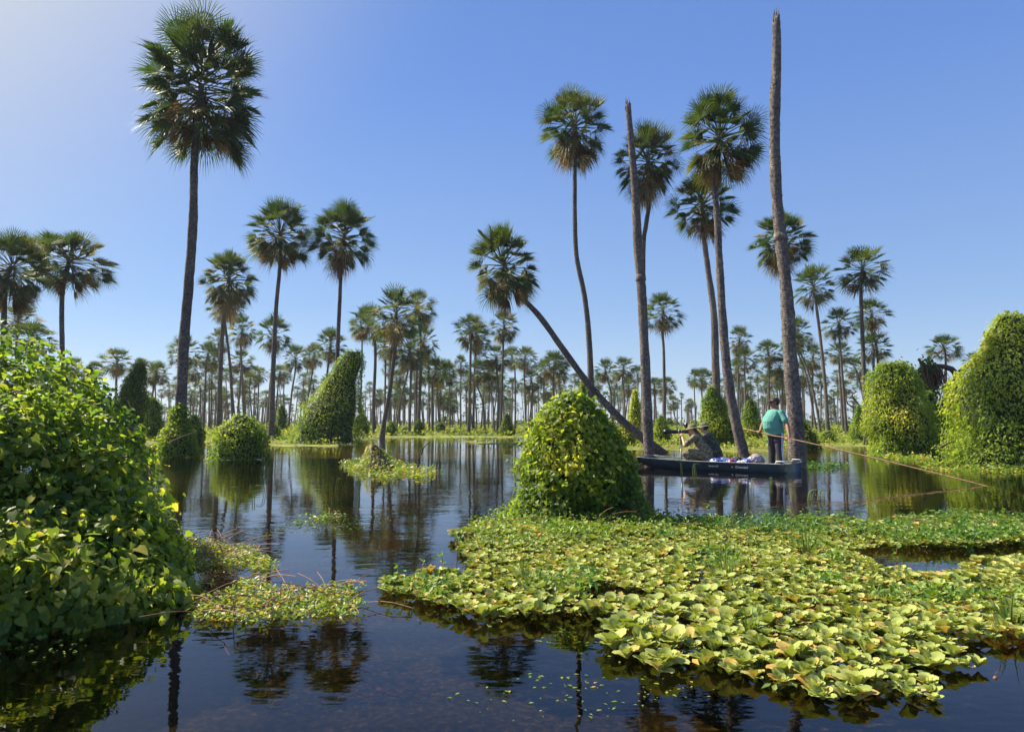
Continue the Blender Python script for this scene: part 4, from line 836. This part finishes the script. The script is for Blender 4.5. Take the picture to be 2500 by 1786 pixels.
# ------------------------------------------------------------------ boat and people
def remeshed(o, vox, smooth=2, disp=0., dscale=.12):
    m = o.modifiers.new('remesh', 'REMESH'); m.mode = 'VOXEL'; m.voxel_size = vox; m.use_smooth_shade = True
    if smooth:
        sm = o.modifiers.new('smooth', 'SMOOTH'); sm.iterations = smooth; sm.factor = .5
    if disp:
        tx = bpy.data.textures.new('folds', 'CLOUDS'); tx.noise_scale = dscale; tx.noise_depth = 3
        d = o.modifiers.new('folds', 'DISPLACE'); d.texture = tx; d.strength = disp; d.mid_level = .5
    return o
M['skin_tan'] = plain('skin_tanned', (.28, .13, .075), .5, nz=.15, scale=9)
M['skin_pale'] = plain('skin_light', (.52, .29, .2), .5, nz=.12, scale=9)
M['teal'] = plain('teal_cotton', (.10, .34, .275), .85, nz=.12, scale=6, bump=.3)
M['track'] = plain('dark_track_fabric', (.035, .034, .05), .75, nz=.3, scale=5, bump=.3)
M['stripe'] = plain('white_blue_stripe', (.62, .66, .85), .7)
M['cap'] = plain('dark_cap_fabric', (.045, .025, .035), .8)
M['black'] = plain('black_plastic', (.012, .012, .014), .35)
M['grey'] = plain('grey_metal', (.42, .43, .45), .35, .6)
M['lens_glass'] = plain('pale_glass', (.55, .5, .58), .1)
M['hull'] = plain('blue_green_hull', (.026, .055, .085), .4, nz=.4, scale=4, bump=.2, col2=(.02, .034, .042))
M['hull_in'] = plain('green_hull_inside', (.07, .12, .095), .5, nz=.4, scale=6)
M['rail'] = plain('worn_gunwale_trim', (.3, .29, .28), .6, nz=.6, scale=14)
M['white'] = plain('white_paint', (.75, .77, .8), .5)
M['pole'] = plain('bamboo_pole', (.28, .15, .065), .55, nz=.5, scale=12)
M['hair'] = plain('long_reddish_hair', (.09, .03, .018), .6, nz=.4, scale=30)
M['hair_black'] = plain('short_black_hair', (.012, .01, .01), .6)
M['bag_blue'] = plain('blue_plastic_bag', (.06, .1, .36), .25, nz=.5, scale=9, col2=(.13, .17, .4))
M['bag_red'] = plain('red_contents', (.42, .05, .08), .4, nz=.5, scale=12)
M['bag_clear'] = plain('clear_crinkled_plastic', (.45, .4, .44), .2, nz=.6, scale=26, col2=(.22, .17, .2))
def camo(name, cols, sc):
    m, n, l, out = new_mat(name); tc_ = n.new('ShaderNodeTexCoord'); mp = n.new('ShaderNodeMapping'); mp.inputs['Scale'].default_value = (1, 1, 1.8); l.new(tc_.outputs['Object'], mp.inputs[0])
    t = n.new('ShaderNodeTexNoise'); t.inputs['Scale'].default_value = sc; t.inputs['Detail'].default_value = 3; t.inputs['Distortion'].default_value = .8; l.new(mp.outputs[0], t.inputs[0])
    r = ramp(n, cols, [0, .44, .5, .57]); r.color_ramp.interpolation = 'CONSTANT'; l.new(t.outputs[0], r.inputs[0])
    p = n.new('ShaderNodeBsdfPrincipled'); p.inputs['Roughness'].default_value = .9; l.new(r.outputs[0], p.inputs[0]); l.new(p.outputs[0], out.inputs[0]); return m
M['camo_tan'] = camo('tan_camouflage_cloth', [(.05, .055, .03), (.16, .13, .075), (.3, .25, .15), (.12, .11, .07)], 16)
M['camo_dark'] = camo('dark_camouflage_cloth', [(.012, .018, .014), (.03, .04, .025), (.14, .15, .1), (.02, .024, .02)], 11)
M['camo_hat'] = camo('green_camouflage_cloth', [(.05, .07, .03), (.2, .2, .1), (.1, .12, .05), (.3, .28, .17)], 22)

SN, U_, V_ = Vector((6.26, 15.7, 0)), Vector((-.788, .6157, 0)), Vector((.6157, .788, 0))
BL, BW = 3.85, 1.2
bang = math.atan2(U_.y, U_.x)          # boat frame: +x to the bow, -y = far side... origin at stern, near corner
boat = thing('jon_boat', 'dark blue-green flat-bottomed boat carrying three people', 'boat', SN, bang)
def bw(s, v, z):   # boat local from (along, across far, up)
    return Vector((s, -v, z))
def sect(s):
    t = s / BL; k = 0 if t < .55 else ((t - .55) / .45) ** 2
    return dict(zb=-.12 + .2 * k, zt=.195 + .055 * k, wt=BW * (1 - .2 * k), wb=BW * (.82 - .22 * k))
NS = 18; outer = MB(); V = []
for i in range(NS + 1):
    s = BL * i / NS; q = sect(s); m_ = BW / 2
    for (v, z) in ((m_ - q['wt'] / 2, q['zt']), (m_ - q['wt'] / 2 + .012, q['zt'] - .04), (m_ - q['wb'] / 2, q['zb']), (m_ + q['wb'] / 2, q['zb']), (m_ + q['wt'] / 2 - .012, q['zt'] - .04), (m_ + q['wt'] / 2, q['zt'])): V.append(tuple(bw(s, v, z)))
F = [(i * 6 + k, i * 6 + k + 1, (i + 1) * 6 + k + 1, (i + 1) * 6 + k) for i in range(NS) for k in range(5)] + [(0, 1, 4, 5), (1, 2, 3, 4), (NS * 6, NS * 6 + 5, NS * 6 + 4, NS * 6 + 1), (NS * 6 + 1, NS * 6 + 4, NS * 6 + 3, NS * 6 + 2)]
outer.add(V, None, F); outer.build('hull', M['hull'], boat)
inner = MB(); V = []
for i in range(NS + 1):
    s = .035 + (BL - .07) * i / NS; q = sect(s); m_ = BW / 2; zf = max(.03, q['zb'] + .04)
    for (v, z) in ((m_ - q['wt'] / 2 + .02, q['zt'] - .004), (m_ - q['wb'] / 2 + .01, zf), (m_ + q['wb'] / 2 - .01, zf), (m_ + q['wt'] / 2 - .02, q['zt'] - .004)): V.append(tuple(bw(s, v, z)))
F = [(i * 4 + k, i * 4 + k + 1, (i + 1) * 4 + k + 1, (i + 1) * 4 + k) for i in range(NS) for k in range(3)] + [(0, 1, 2, 3), (NS * 4, NS * 4 + 1, NS * 4 + 2, NS * 4 + 3)]
inner.add(V, None, F); inner.build('inner_lining', M['hull_in'], boat)
for side in (0, 1):
    mb = MB(); pts_ = [bw(BL * i / NS, BW / 2 + (side * 2 - 1) * sect(BL * i / NS)['wt'] / 2, sect(BL * i / NS)['zt'] + .006) for i in range(NS + 1)]
    mb.tube(pts_, [(.026, .012)] * (NS + 1), 8, ref=(0, 1, 0)); mb.build('gunwale', M['rail'], boat)
for s in (.0, BL):
    mb = MB(); q = sect(s); mb.tube([bw(s, BW / 2 - q['wt'] / 2, q['zt'] + .006), bw(s, BW / 2 + q['wt'] / 2, q['zt'] + .006)], [(.026, .012)] * 2, 8, ref=(1, 0, 0)); mb.build('end_rail', M['rail'], boat)
for s, h in ((.95, .13), (1.95, .14), (3.2, .16)):
    mb = MB(); q = sect(s); mb.box(bw(s, BW / 2, h), (.13, q['wt'] / 2 - .05, .012)); mb.box(bw(s, BW / 2, h / 2 + .02), (.11, q['wb'] / 2 - .05, h / 2 - .03)); mb.build('bench', M['hull_in'], boat)
for s in (2.35, 2.6, 3.2):
    mb = MB(); q = sect(s); mb.box(bw(s, BW / 2, max(.05, q['zb'] + .06)), (.02, q['wb'] / 2 - .04, .012)); mb.build('floor_rib', M['rail'], boat)
for s, v in ((.14, .03), (.1, BW - .03)):
    mb = MB(); c = [bw(s + .13, v, .205), bw(s + .09, v, .265), bw(s - .07, v, .265), bw(s - .11, v, .205)]; mb.tube(c, .011, 6); mb.build('corner_handle', M['white'], boat)
mb = MB(); mb.tube([bw(1.62, .0, .215), bw(1.8, .0, .215)], [(.02, .016)] * 2, 6); mb.build('oarlock', M['white'], boat)
def lettering(txt, s, z, size, shear=.25):
    cu = bpy.data.curves.new('lettering', 'FONT'); cu.body = txt; cu.size = size; cu.shear = shear; cu.extrude = .0012; cu.offset = .0018; cu.space_character = 1.05
    to = bpy.data.objects.new('lettering_tmp', cu); COL.objects.link(to); bpy.context.view_layer.update()
    me = bpy.data.meshes.new_from_object(to.evaluated_get(bpy.context.evaluated_depsgraph_get())); bpy.data.objects.remove(to); me.name = 'lettering'; me.materials.clear(); me.materials.append(M['white'])
    o = link('lettering', me, boat); q = sect(s); inset = (q['wt'] - q['wb']) / 2 - .012; dz = q['zt'] - .04 - q['zb']
    fr_ = (q['zt'] - .04 - z) / dz; v = BW / 2 - q['wt'] / 2 + .012 + inset * fr_
    X = Vector((-1, 0, 0)); Y = Vector((0, inset * 1., dz)).normalized(); Z = X.cross(Y)
    o.matrix_local = Matrix(((X.x, Y.x, Z.x, s), (X.y, Y.y, Z.y, -v), (X.z, Y.z, Z.z, z), (0, 0, 0, 1))) @ Matrix.Translation((0, 0, .004)); return o
lettering('Crawdad', 1.2, .075, .078); lettering('x', 1.29, .08, .06); lettering('North 14 F', 1.86, .085, .05)

def hand(mb, c, axis, palm, r=.02, thumb=1):
    """five fingers closed round a bar: c centre on bar, axis along bar, palm = direction from bar to palm"""
    c = Vector(c); k = Vector(axis).normalized(); p = Vector(palm); p = (p - p.dot(k) * k).normalized(); q = k.cross(p)
    mb.tube([c + p * (r + .014) - k * .042, c + p * (r + .016), c + p * (r + .014) + k * .042], [(.026, .014), (.034, .017), (.026, .014)], 10, ref=q)
    for j in range(4):
        o = c + k * (j - 1.5) * .021; a1 = (210, 235, 225, 195)[j]; R_ = r + .008
        mb.tube([o + p * R_ * 1.25 * math.cos(R(a)) + q * R_ * 1.2 * math.sin(R(a)) for a in np.linspace(20, a1, 8)], [.0095, .0095, .009, .009, .0085, .0085, .008, .0065], 8)
    mb.tube([c + p * (r + .012) - k * .03 - q * .02, c + p * (r * .4) - k * .035 - q * (r + .02), c - p * (r * .5) - k * .02 * thumb - q * (r + .012)], [.013, .011, .008], 8)
def head(mb, c, yaw, pitch=0., s=1.):
    """skull, jaw, nose, ears, lips, brow; yaw = facing"""
    M3 = Matrix.Rotation(yaw, 3, 'Z') @ Matrix.Rotation(pitch, 3, 'Y'); c = Vector(c); f = lambda x, y, z: c + M3 @ (Vector((x, y, z)) * s)
    mb.ball(f(-.008, 0, .03), (.098 * s, .076 * s, .1 * s), 16, 12, M=M3); mb.ball(f(.03, 0, -.035), (.062 * s, .058 * s, .075 * s), 14, 10, M=M3); mb.ball(f(.052, 0, -.088), (.03 * s, .032 * s, .024 * s), 10, 8, M=M3)
    mb.tube([f(.082, 0, .025), f(.1, 0, .0), f(.114, 0, -.022), (f(.088, 0, -.032))], [.012 * s, .014 * s, .018 * s, .012 * s], 8)
    mb.tube([f(.088, -.022, -.056), f(.097, 0, -.056), f(.088, .022, -.056)], [.006 * s, .01 * s, .006 * s], 6)
    for y in (-1, 1): mb.ball(f(-.005, y * .08, -.005), (.018 * s, .008 * s, .03 * s), 8, 6, M=M3); mb.ball(f(.078, y * .03, .03), (.016 * s, .024 * s, .01 * s), 8, 6, M=M3)
    return f, M3
def limb(mb, pts, rad, n=14, m=8):
    c = curve_pts(pts, m); rr = [tuple(np.interp(i / (m - 1), np.linspace(0, 1, len(rad)), [r[k] if isinstance(r, tuple) else r for r in rad]) for k in (0, 1)) for i in range(m)]
    mb.tube(c, rr, n); mb.ball(c[0], rr[0][0], 10, 8); mb.ball(c[-1], rr[-1][0], 10, 8)
def torso(mb, rows, k=1., grow=0.):
    """rows: (x, z, half width, half depth)"""
    mb.tube([(x, 0, z) for x, z, a, b in rows], [(a * k + grow, b * k + grow) for x, z, a, b in rows], 20)

# standing boatman
ml = Vector((6.29, 16.35, .04)); YAW = R(199)
man = thing('person', 'man in teal t-shirt, cap and striped track pants standing with a pole', 'person', ml, YAW)
Ainv = Matrix.Rotation(-YAW, 3, 'Z')
PL = Vector((6.35, 15.87, .775)); PD = Vector((2.26, -3.12, -.775)); hl = Ainv @ (PL - ml); hr = Ainv @ (PL + PD * -.19 - ml); pd = Ainv @ PD
b = MB(); hd_yaw = R(180) - YAW + R(-4)
rows = [(.0, .83, .175, .14), (.03, .93, .205, .19), (.075, 1.03, .212, .222), (.085, 1.12, .205, .22), (.05, 1.24, .2, .18), (.015, 1.35, .185, .13), (-.005, 1.405, .14, .09), (-.005, 1.44, .075, .068)]
torso(b, rows); b.tube([(-.005, 0, 1.41), (.008, 0, 1.52)], [.07, .064], 14)
hf, M3 = head(b, (.02, 0, 1.575), hd_yaw, 0, 1.04)
for y, ft in ((-1, .06), (1, -.04)):
    limb(b, [(0, y * .095, .88), (.02, y * .13, .5), (0 + ft * .2, y * .15, .1)], [.1, .09, .065, .058, .045], m=10); b.tube([(-.06 + ft * .2, y * .15, .045), (.02 + ft * .2, y * .155, .05), (.14 + ft * .2, y * .17, .03), (.18 + ft * .2, y * .17, .025)], [(.035, .035), (.04, .045), (.045, .025), (.02, .015)], 12)
sh = {-1: (0, -.2, 1.345), 1: (0, .205, 1.345)}
eR, eL = (.07, -.36, 1.09), (-.04, .35, 1.06)
wR = hr + Vector((-.055, -.01, .03)); wL = hl + Vector((-.05, .035, .05))
limb(b, [sh[-1], eR], [.062, .05, .044]); limb(b, [eR, tuple(wR)], [.046, .042, .028]); limb(b, [sh[1], eL], [.066, .054, .046]); limb(b, [eL, tuple(wL)], [.048, .044, .03])
hand(b, hr, pd, wR - hr); hand(b, hl, pd, wL - hl)
body = remeshed(b.build('body', M['skin_tan'], man, True), .0065, 1)
c = MB(); torso(c, [(x, z, a + .016, d + .016) for x, z, a, d in ([(.02, .84, .192, .175)] + rows[1:7])] + [(-.003, 1.43, .09, .082)])
for y, e in ((-1, eR), (1, eL)):
    s0 = Vector(sh[y]); e0 = Vector(e); limb(c, [s0, s0.lerp(e0, .62)], [.074, .074, .08])
remeshed(c.build('t_shirt', M['teal'], man, True), .009, 1, .022, .13)
c = MB(); torso(c, [(0, .80, .178, .145), (0.01, .88, .19, .165), (.02, .94, .185, .165)])
for y, ft in ((-1, .06), (1, -.04)): limb(c, [(0, y * .09, .86), (.02, y * .125, .5), (0 + ft * .2, y * .15, .09)], [.118, .108, .088, .08, .078], m=10)
remeshed(c.build('track_pants', M['track'], man, True), .01, 1, .016, .14)
c = MB()
for dy in (-.014, .014):
    c.tube([(.0 + dy, .195, .93), (.0 + dy, .215, .8), (.02 + dy, .232, .5), (dy, .24, .12)], [(.005, .012)] * 4, 6, ref=(0, 1, 0))
c.build('side_stripe', M['stripe'], man)
def cap_(parent, f, M3, mat, brim, s=1.):
    c = MB(); V = []; F = []; n = 20; m = 7
    for i in range(m):
        ph = R(88) * (1 - i / (m - 1)) + R(2); 
        for k in range(n):
            th = 2 * math.pi * k / n; V.append(tuple(f((-.008 + .112 * math.sin(ph) * math.cos(th)), .092 * math.sin(ph) * math.sin(th), .042 + .1 * math.cos(ph))))
    F = [(i * n + k, i * n + (k + 1) % n, (i + 1) * n + (k + 1) % n, (i + 1) * n + k) for i in range(m - 1) for k in range(n)]
    c.add(V, [], F); cr = c.build('crown', M[mat], parent, True); sd = cr.modifiers.new('s', 'SOLIDIFY'); sd.thickness = .006; c = MB()
    if brim == 'visor':
        V = []; 
        for i, (r0, dz) in enumerate(((.1, .0), (.15, -.004), (.19, -.018))):
            for k in range(9):
                th = R(-62 + 124 * k / 8); V.append(tuple(f(-.008 + r0 * math.cos(th) * (1 if i == 0 else 1.0), min(.085, .094 * (1 + .0 * i)) * math.sin(th) * (1 - .06 * i), .045 + dz + .004 * math.cos(th * 1.4))))
        c.add(V, None, [(i * 9 + k, i * 9 + k + 1, (i + 1) * 9 + k + 1, (i + 1) * 9 + k) for i in range(2) for k in range(8)])
    else:
        V = []; n = 28
        for i, (r0, dz) in enumerate(((.0, .0), (.03, -.012), (.062, -.03))):
            for k in range(n):
                th = 2 * math.pi * k / n; V.append(tuple(f(-.008 + (.112 + r0) * math.cos(th), (.092 + r0) * math.sin(th), .044 + dz + .007 * math.sin(3 * th + i) * i)))
        c.add(V, None, [(i * n + k, i * n + (k + 1) % n, (i + 1) * n + (k + 1) % n, (i + 1) * n + k) for i in range(2) for k in range(n)])
    br = c.build('brim', M[mat], cr, True); sd = br.modifiers.new('s', 'SOLIDIFY'); sd.thickness = .006; cr.name = 'cap' if brim == 'visor' else 'bucket_hat'; return cr
cap = cap_(man, hf, M3, 'cap', 'visor'); c = MB(); c.ball(hf(.06, .07, .06), (.018, .006, .008), 8, 6, M=M3); c.build('cap_emblem', M['white'], cap)
c = MB(); c.ball(hf(-.035, 0, .012), (.082, .082, .075), 14, 10, M=M3); remeshed(c.build('hair', M['hair_black'], man, True), .008, 1)
c = MB()
for y in (-1, 1): c.ball(hf(.088, y * .032, .018), (.01, .027, .018), 10, 8, M=M3); c.tube([hf(.082, y * .06, .022), hf(.0, y * .083, .012)], .004, 5)
c.tube([hf(.096, -.012, .022), hf(.096, .012, .022)], .004, 5); c.build('sunglasses', M['black'], man)
pw0 = PL + PD * -.30; pw1 = PL + PD * 1.3; mb = MB(); cp = [pw0.lerp(pw1, i / 23) + Vector((0, 0, .05 * math.sin(math.pi * (i / 23)))) * (0 if i < 4 else 1) * .9 - pw0 for i in range(24)]
mb.tube(cp, [.0155 * (1 + (.12 if i % 3 == 0 else 0)) * (1 - .012 * i) for i in range(24)], 9, jit=.04)
link('punt_pole', mb.mesh('punt_pole', M['pole'], True), None, pw0, label='long bamboo pole in the boatman hands, slanting down into the water at right', category='pole')

# seated people
def seated(label, at, yaw, shirt, pants, leanx, hair, left, right, hd, skin='skin_pale', headyaw=0., sizes=1.):
    t = thing('person', label, 'person', at, yaw); b = MB(); L = leanx
    rows = [(.0, .02, .17, .13), (.01, .12, .168, .125), (L * .28, .24, .155, .115), (L * .6, .36, .165, .115), (L * .85, .46, .17, .105), (L, .525, .14, .085), (L * 1.06, .56, .07, .06)]
    torso(b, rows); nk = Vector((L * 1.06, 0, .54)); b.tube([nk, Vector(hd) - Vector((.02, 0, .06))], [.055, .052], 12); f, M3 = head(b, hd, headyaw, .12, .98)
    for y in (-1, 1):
        limb(b, [(.02, y * .09, .06), (.26, y * .17, .13), (.42, y * .2, .11)], [.085, .075, .06]); limb(b, [(.42, y * .2, .11), (.3, y * .17, -.06), (.22, y * .13, -.17)], [.055, .05, .04]); b.tube([(.18, y * .13, -.2), (.28, y * .14, -.19), (.38, y * .16, -.205)], [(.04, .04), (.04, .035), (.03, .02)], 10)
    for y, (e, h, ax) in ((1, left), (-1, right)):
        s0 = Vector((L * .95, y * .185, .49)); limb(b, [s0, e], [.055, .046, .04]); w_ = Vector(h) - (Vector(h) - Vector(e)).normalized() * .075; limb(b, [e, w_], [.041, .036, .026]); hand(b, h, ax, w_ - Vector(h), .02)
    remeshed(b.build('body', M[skin], t, True), .0075, 1)
    c = MB(); torso(c, [(x, z, a + .018, d + .018) for x, z, a, d in rows[:6]] + [(L * 1.04, .545, .08, .07)])
    for y, (e, h, ax) in ((1, left), (-1, right)):
        s0 = Vector((L * .95, y * .185, .49)); limb(c, [s0, s0.lerp(Vector(e), .8)], [.072, .065, .068])
    remeshed(c.build('shirt', M[shirt], t, True), .01, 1, .016, .1)
    c = MB(); torso(c, [(0, -.02, .18, .14), (0, .07, .182, .145), (.01, .13, .175, .14)])
    for y in (-1, 1): limb(c, [(.02, y * .09, .06), (.26, y * .17, .13), (.43, y * .2, .11)], [.105, .1, .085]); limb(c, [(.43, y * .2, .11), (.3, y * .17, -.06), (.24, y * .13, -.14)], [.08, .075, .07])
    remeshed(c.build('trousers', M[pants], t, True), .01, 1, .024, .09)
    cap_(t, f, M3, 'camo_hat', 'bucket')
    if hair:
        c = MB(); c.tube(curve_pts([f(-.05, 0, .02), f(-.1, 0, -.06), Vector((L * .78, .02, .44)) - Vector((.14, 0, 0)), Vector((L * .45, .03, .3)) - Vector((.17, 0, 0))], 10), [(.075, .05), (.08, .04), (.08, .03), (.075, .03), (.065, .025), (.06, .022), (.05, .02), (.04, .018), (.03, .014), (.01, .01)], 12); remeshed(c.build('long_hair', M['hair'], t, True), .008, 1, .012, .03)
    else:
        c = MB(); c.ball(f(-.03, 0, .0), (.08, .08, .07), 14, 10, M=M3); remeshed(c.build('hair', M['hair_black'], t, True), .008, 1)
    return t
p1 = SN + U_ * 2.05 + V_ * .42; p1.z = .25; YW = bang + R(6)
S1 = seated('person in tan camouflage with long hair seated at the camera, arm raised', p1, YW, 'camo_tan', 'camo_tan', .24, True,
            (((.42, .27, .30)), ((.56, .07, .53)), (1, 0, 0)), (((.46, -.24, .38)), ((.40, -.06, .56)), (0, .3, 1)), (.33, 0, .66), headyaw=R(4))
p2 = SN + U_ * 2.0 + V_ * .9; p2.z = .27
S2 = seated('person in dark camouflage and floppy hat seated behind the camera user', p2, bang + R(4), 'camo_dark', 'track', .2, False,
            (((.28, .26, .26)), ((.44, .12, .2)), (0, 1, 0)), (((.28, -.26, .26)), ((.44, -.1, .2)), (0, 1, 0)), (.28, 0, .68), headyaw=R(10))
for S__ in (S1, S2): S__.scale = (1.1, 1.1, 1.1)
# camera with long lens on a monopod
ct = thing('camera', 'black camera with long telephoto lens on a monopod held in the boat', 'camera', p1, YW)
c = MB(); c.box((.475, .0, .62), (.035, .07, .052)); c.box((.475, 0, .685), (.025, .03, .018)); c.tube([(.475, -.065, .58), (.475, -.065, .66)], .02, 8); cb = c.build('camera_body', M['black'], ct)
mo = cb.modifiers.new('b', 'BEVEL'); mo.width = .008
c = MB(); c.tube([(.51, 0, .615), (.62, 0, .612), (.66, 0, .611), (.9, 0, .605), (.905, 0, .605), (1.02, 0, .602)], [.038, .04, .046, .048, .058, .06], 18); c.build('telephoto_lens', M['black'], ct, True)
c = MB(); c.tube([(.63, 0, .612), (.645, 0, .612)], .05, 18); c.tube([(.56, 0, .612), (.565, 0, .612)], .042, 18); c.build('lens_ring', M['grey'], ct, True)
c = MB(); c.box((.6, 0, .55), (.05, .015, .012)); c.tube([(.6, 0, .555), (.6, 0, .3)], .015, 10); c.build('monopod_head', M['black'], ct)
c = MB(); c.tube([(.6, 0, .32), (.6, 0, -.24)], .019, 10); c.build('monopod', M['grey'], ct)
c = MB(); c.box((.47, 0, .76), (.03, .035, .05), Matrix.Rotation(R(-15), 3, 'Y')); c.tube([(.475, 0, .7), (.47, 0, .72)], .012, 8); c.tube([(.5, 0, .77), (.58, 0, .775)], [.012, .012], 6); fl_ = c.build('flash_unit', M['black'], ct)
c = MB(); c.ball((.60, 0, .775), (.012, .034, .034), 14, 10); c.build('flash_reflector', M['lens_glass'], fl_, True)
ct.scale = (1.1, 1.1, 1.1)
# luggage
def lump_thing(name, label, cat, s, v, z, r, mat, seed, parts=()):
    t = thing(name, label, cat, SN + U_ * s + V_ * v + Vector((0, 0, z)), bang); random.seed(seed); c = MB()
    for q in range(6): c.ball((random.uniform(-.5, .5) * r[0], random.uniform(-.4, .4) * r[1], random.uniform(0, .35) * r[2]), (r[0] * random.uniform(.45, .7), r[1] * random.uniform(.45, .7), r[2] * random.uniform(.45, .75)), 12, 8)
    remeshed(c.build('body', M[mat], t, True), .014, 1, .045, .05)
    for nm, off, rr, mm in parts:
        c = MB(); c.ball(off, rr, 12, 8); remeshed(c.build(nm, M[mm], t, True), .012, 1, .02, .05)
    return t
lump_thing('plastic_bag', 'blue translucent plastic bag with red contents beside the dark-clad person', 'plastic bag', 1.62, .3, .13, (.42, .2, .2), 'bag_blue', 4, [('red_contents', (-.26, .08, .05), (.1, .12, .1), 'bag_red')])
lump_thing('jacket', 'dark crumpled jacket lying on the luggage in the boat', 'jacket', 1.35, .6, .16, (.24, .2, .2), 'camo_dark', 9, [('sleeve', (-.2, .0, .04), (.15, .05, .04), 'skin_pale')])
lump_thing('parcel', 'blue and white wrapped parcel in the boat before the boatman', 'parcel', 1.08, .32, .13, (.22, .16, .18), 'bag_blue', 12, [('wrapper', (.06, .1, .07), (.1, .02, .05), 'white'), ('red_contents', (.0, .12, -.02), (.1, .05, .07), 'bag_red')])
lump_thing('plastic_wrap', 'crinkled clear plastic wrap heaped at the boatman feet', 'plastic wrap', .82, .5, .16, (.24, .2, .24), 'bag_clear', 15)


# ------------------------------------------------------------------ thin air
hm, n, l, out = new_mat('thin_haze'); pv = n.new('ShaderNodeVolumePrincipled'); pv.inputs['Density'].default_value = .00028; pv.inputs['Color'].default_value = (.85, .9, 1, 1); pv.inputs['Anisotropy'].default_value = .3
l.new(pv.outputs[0], out.inputs['Volume']); hb_ = MB(); hb_.box((0, 300, 12), (700, 420, 13.5)); hb_.build('haze', hm, kind='stuff', label='thin pale air haze over the marsh', category='haze')
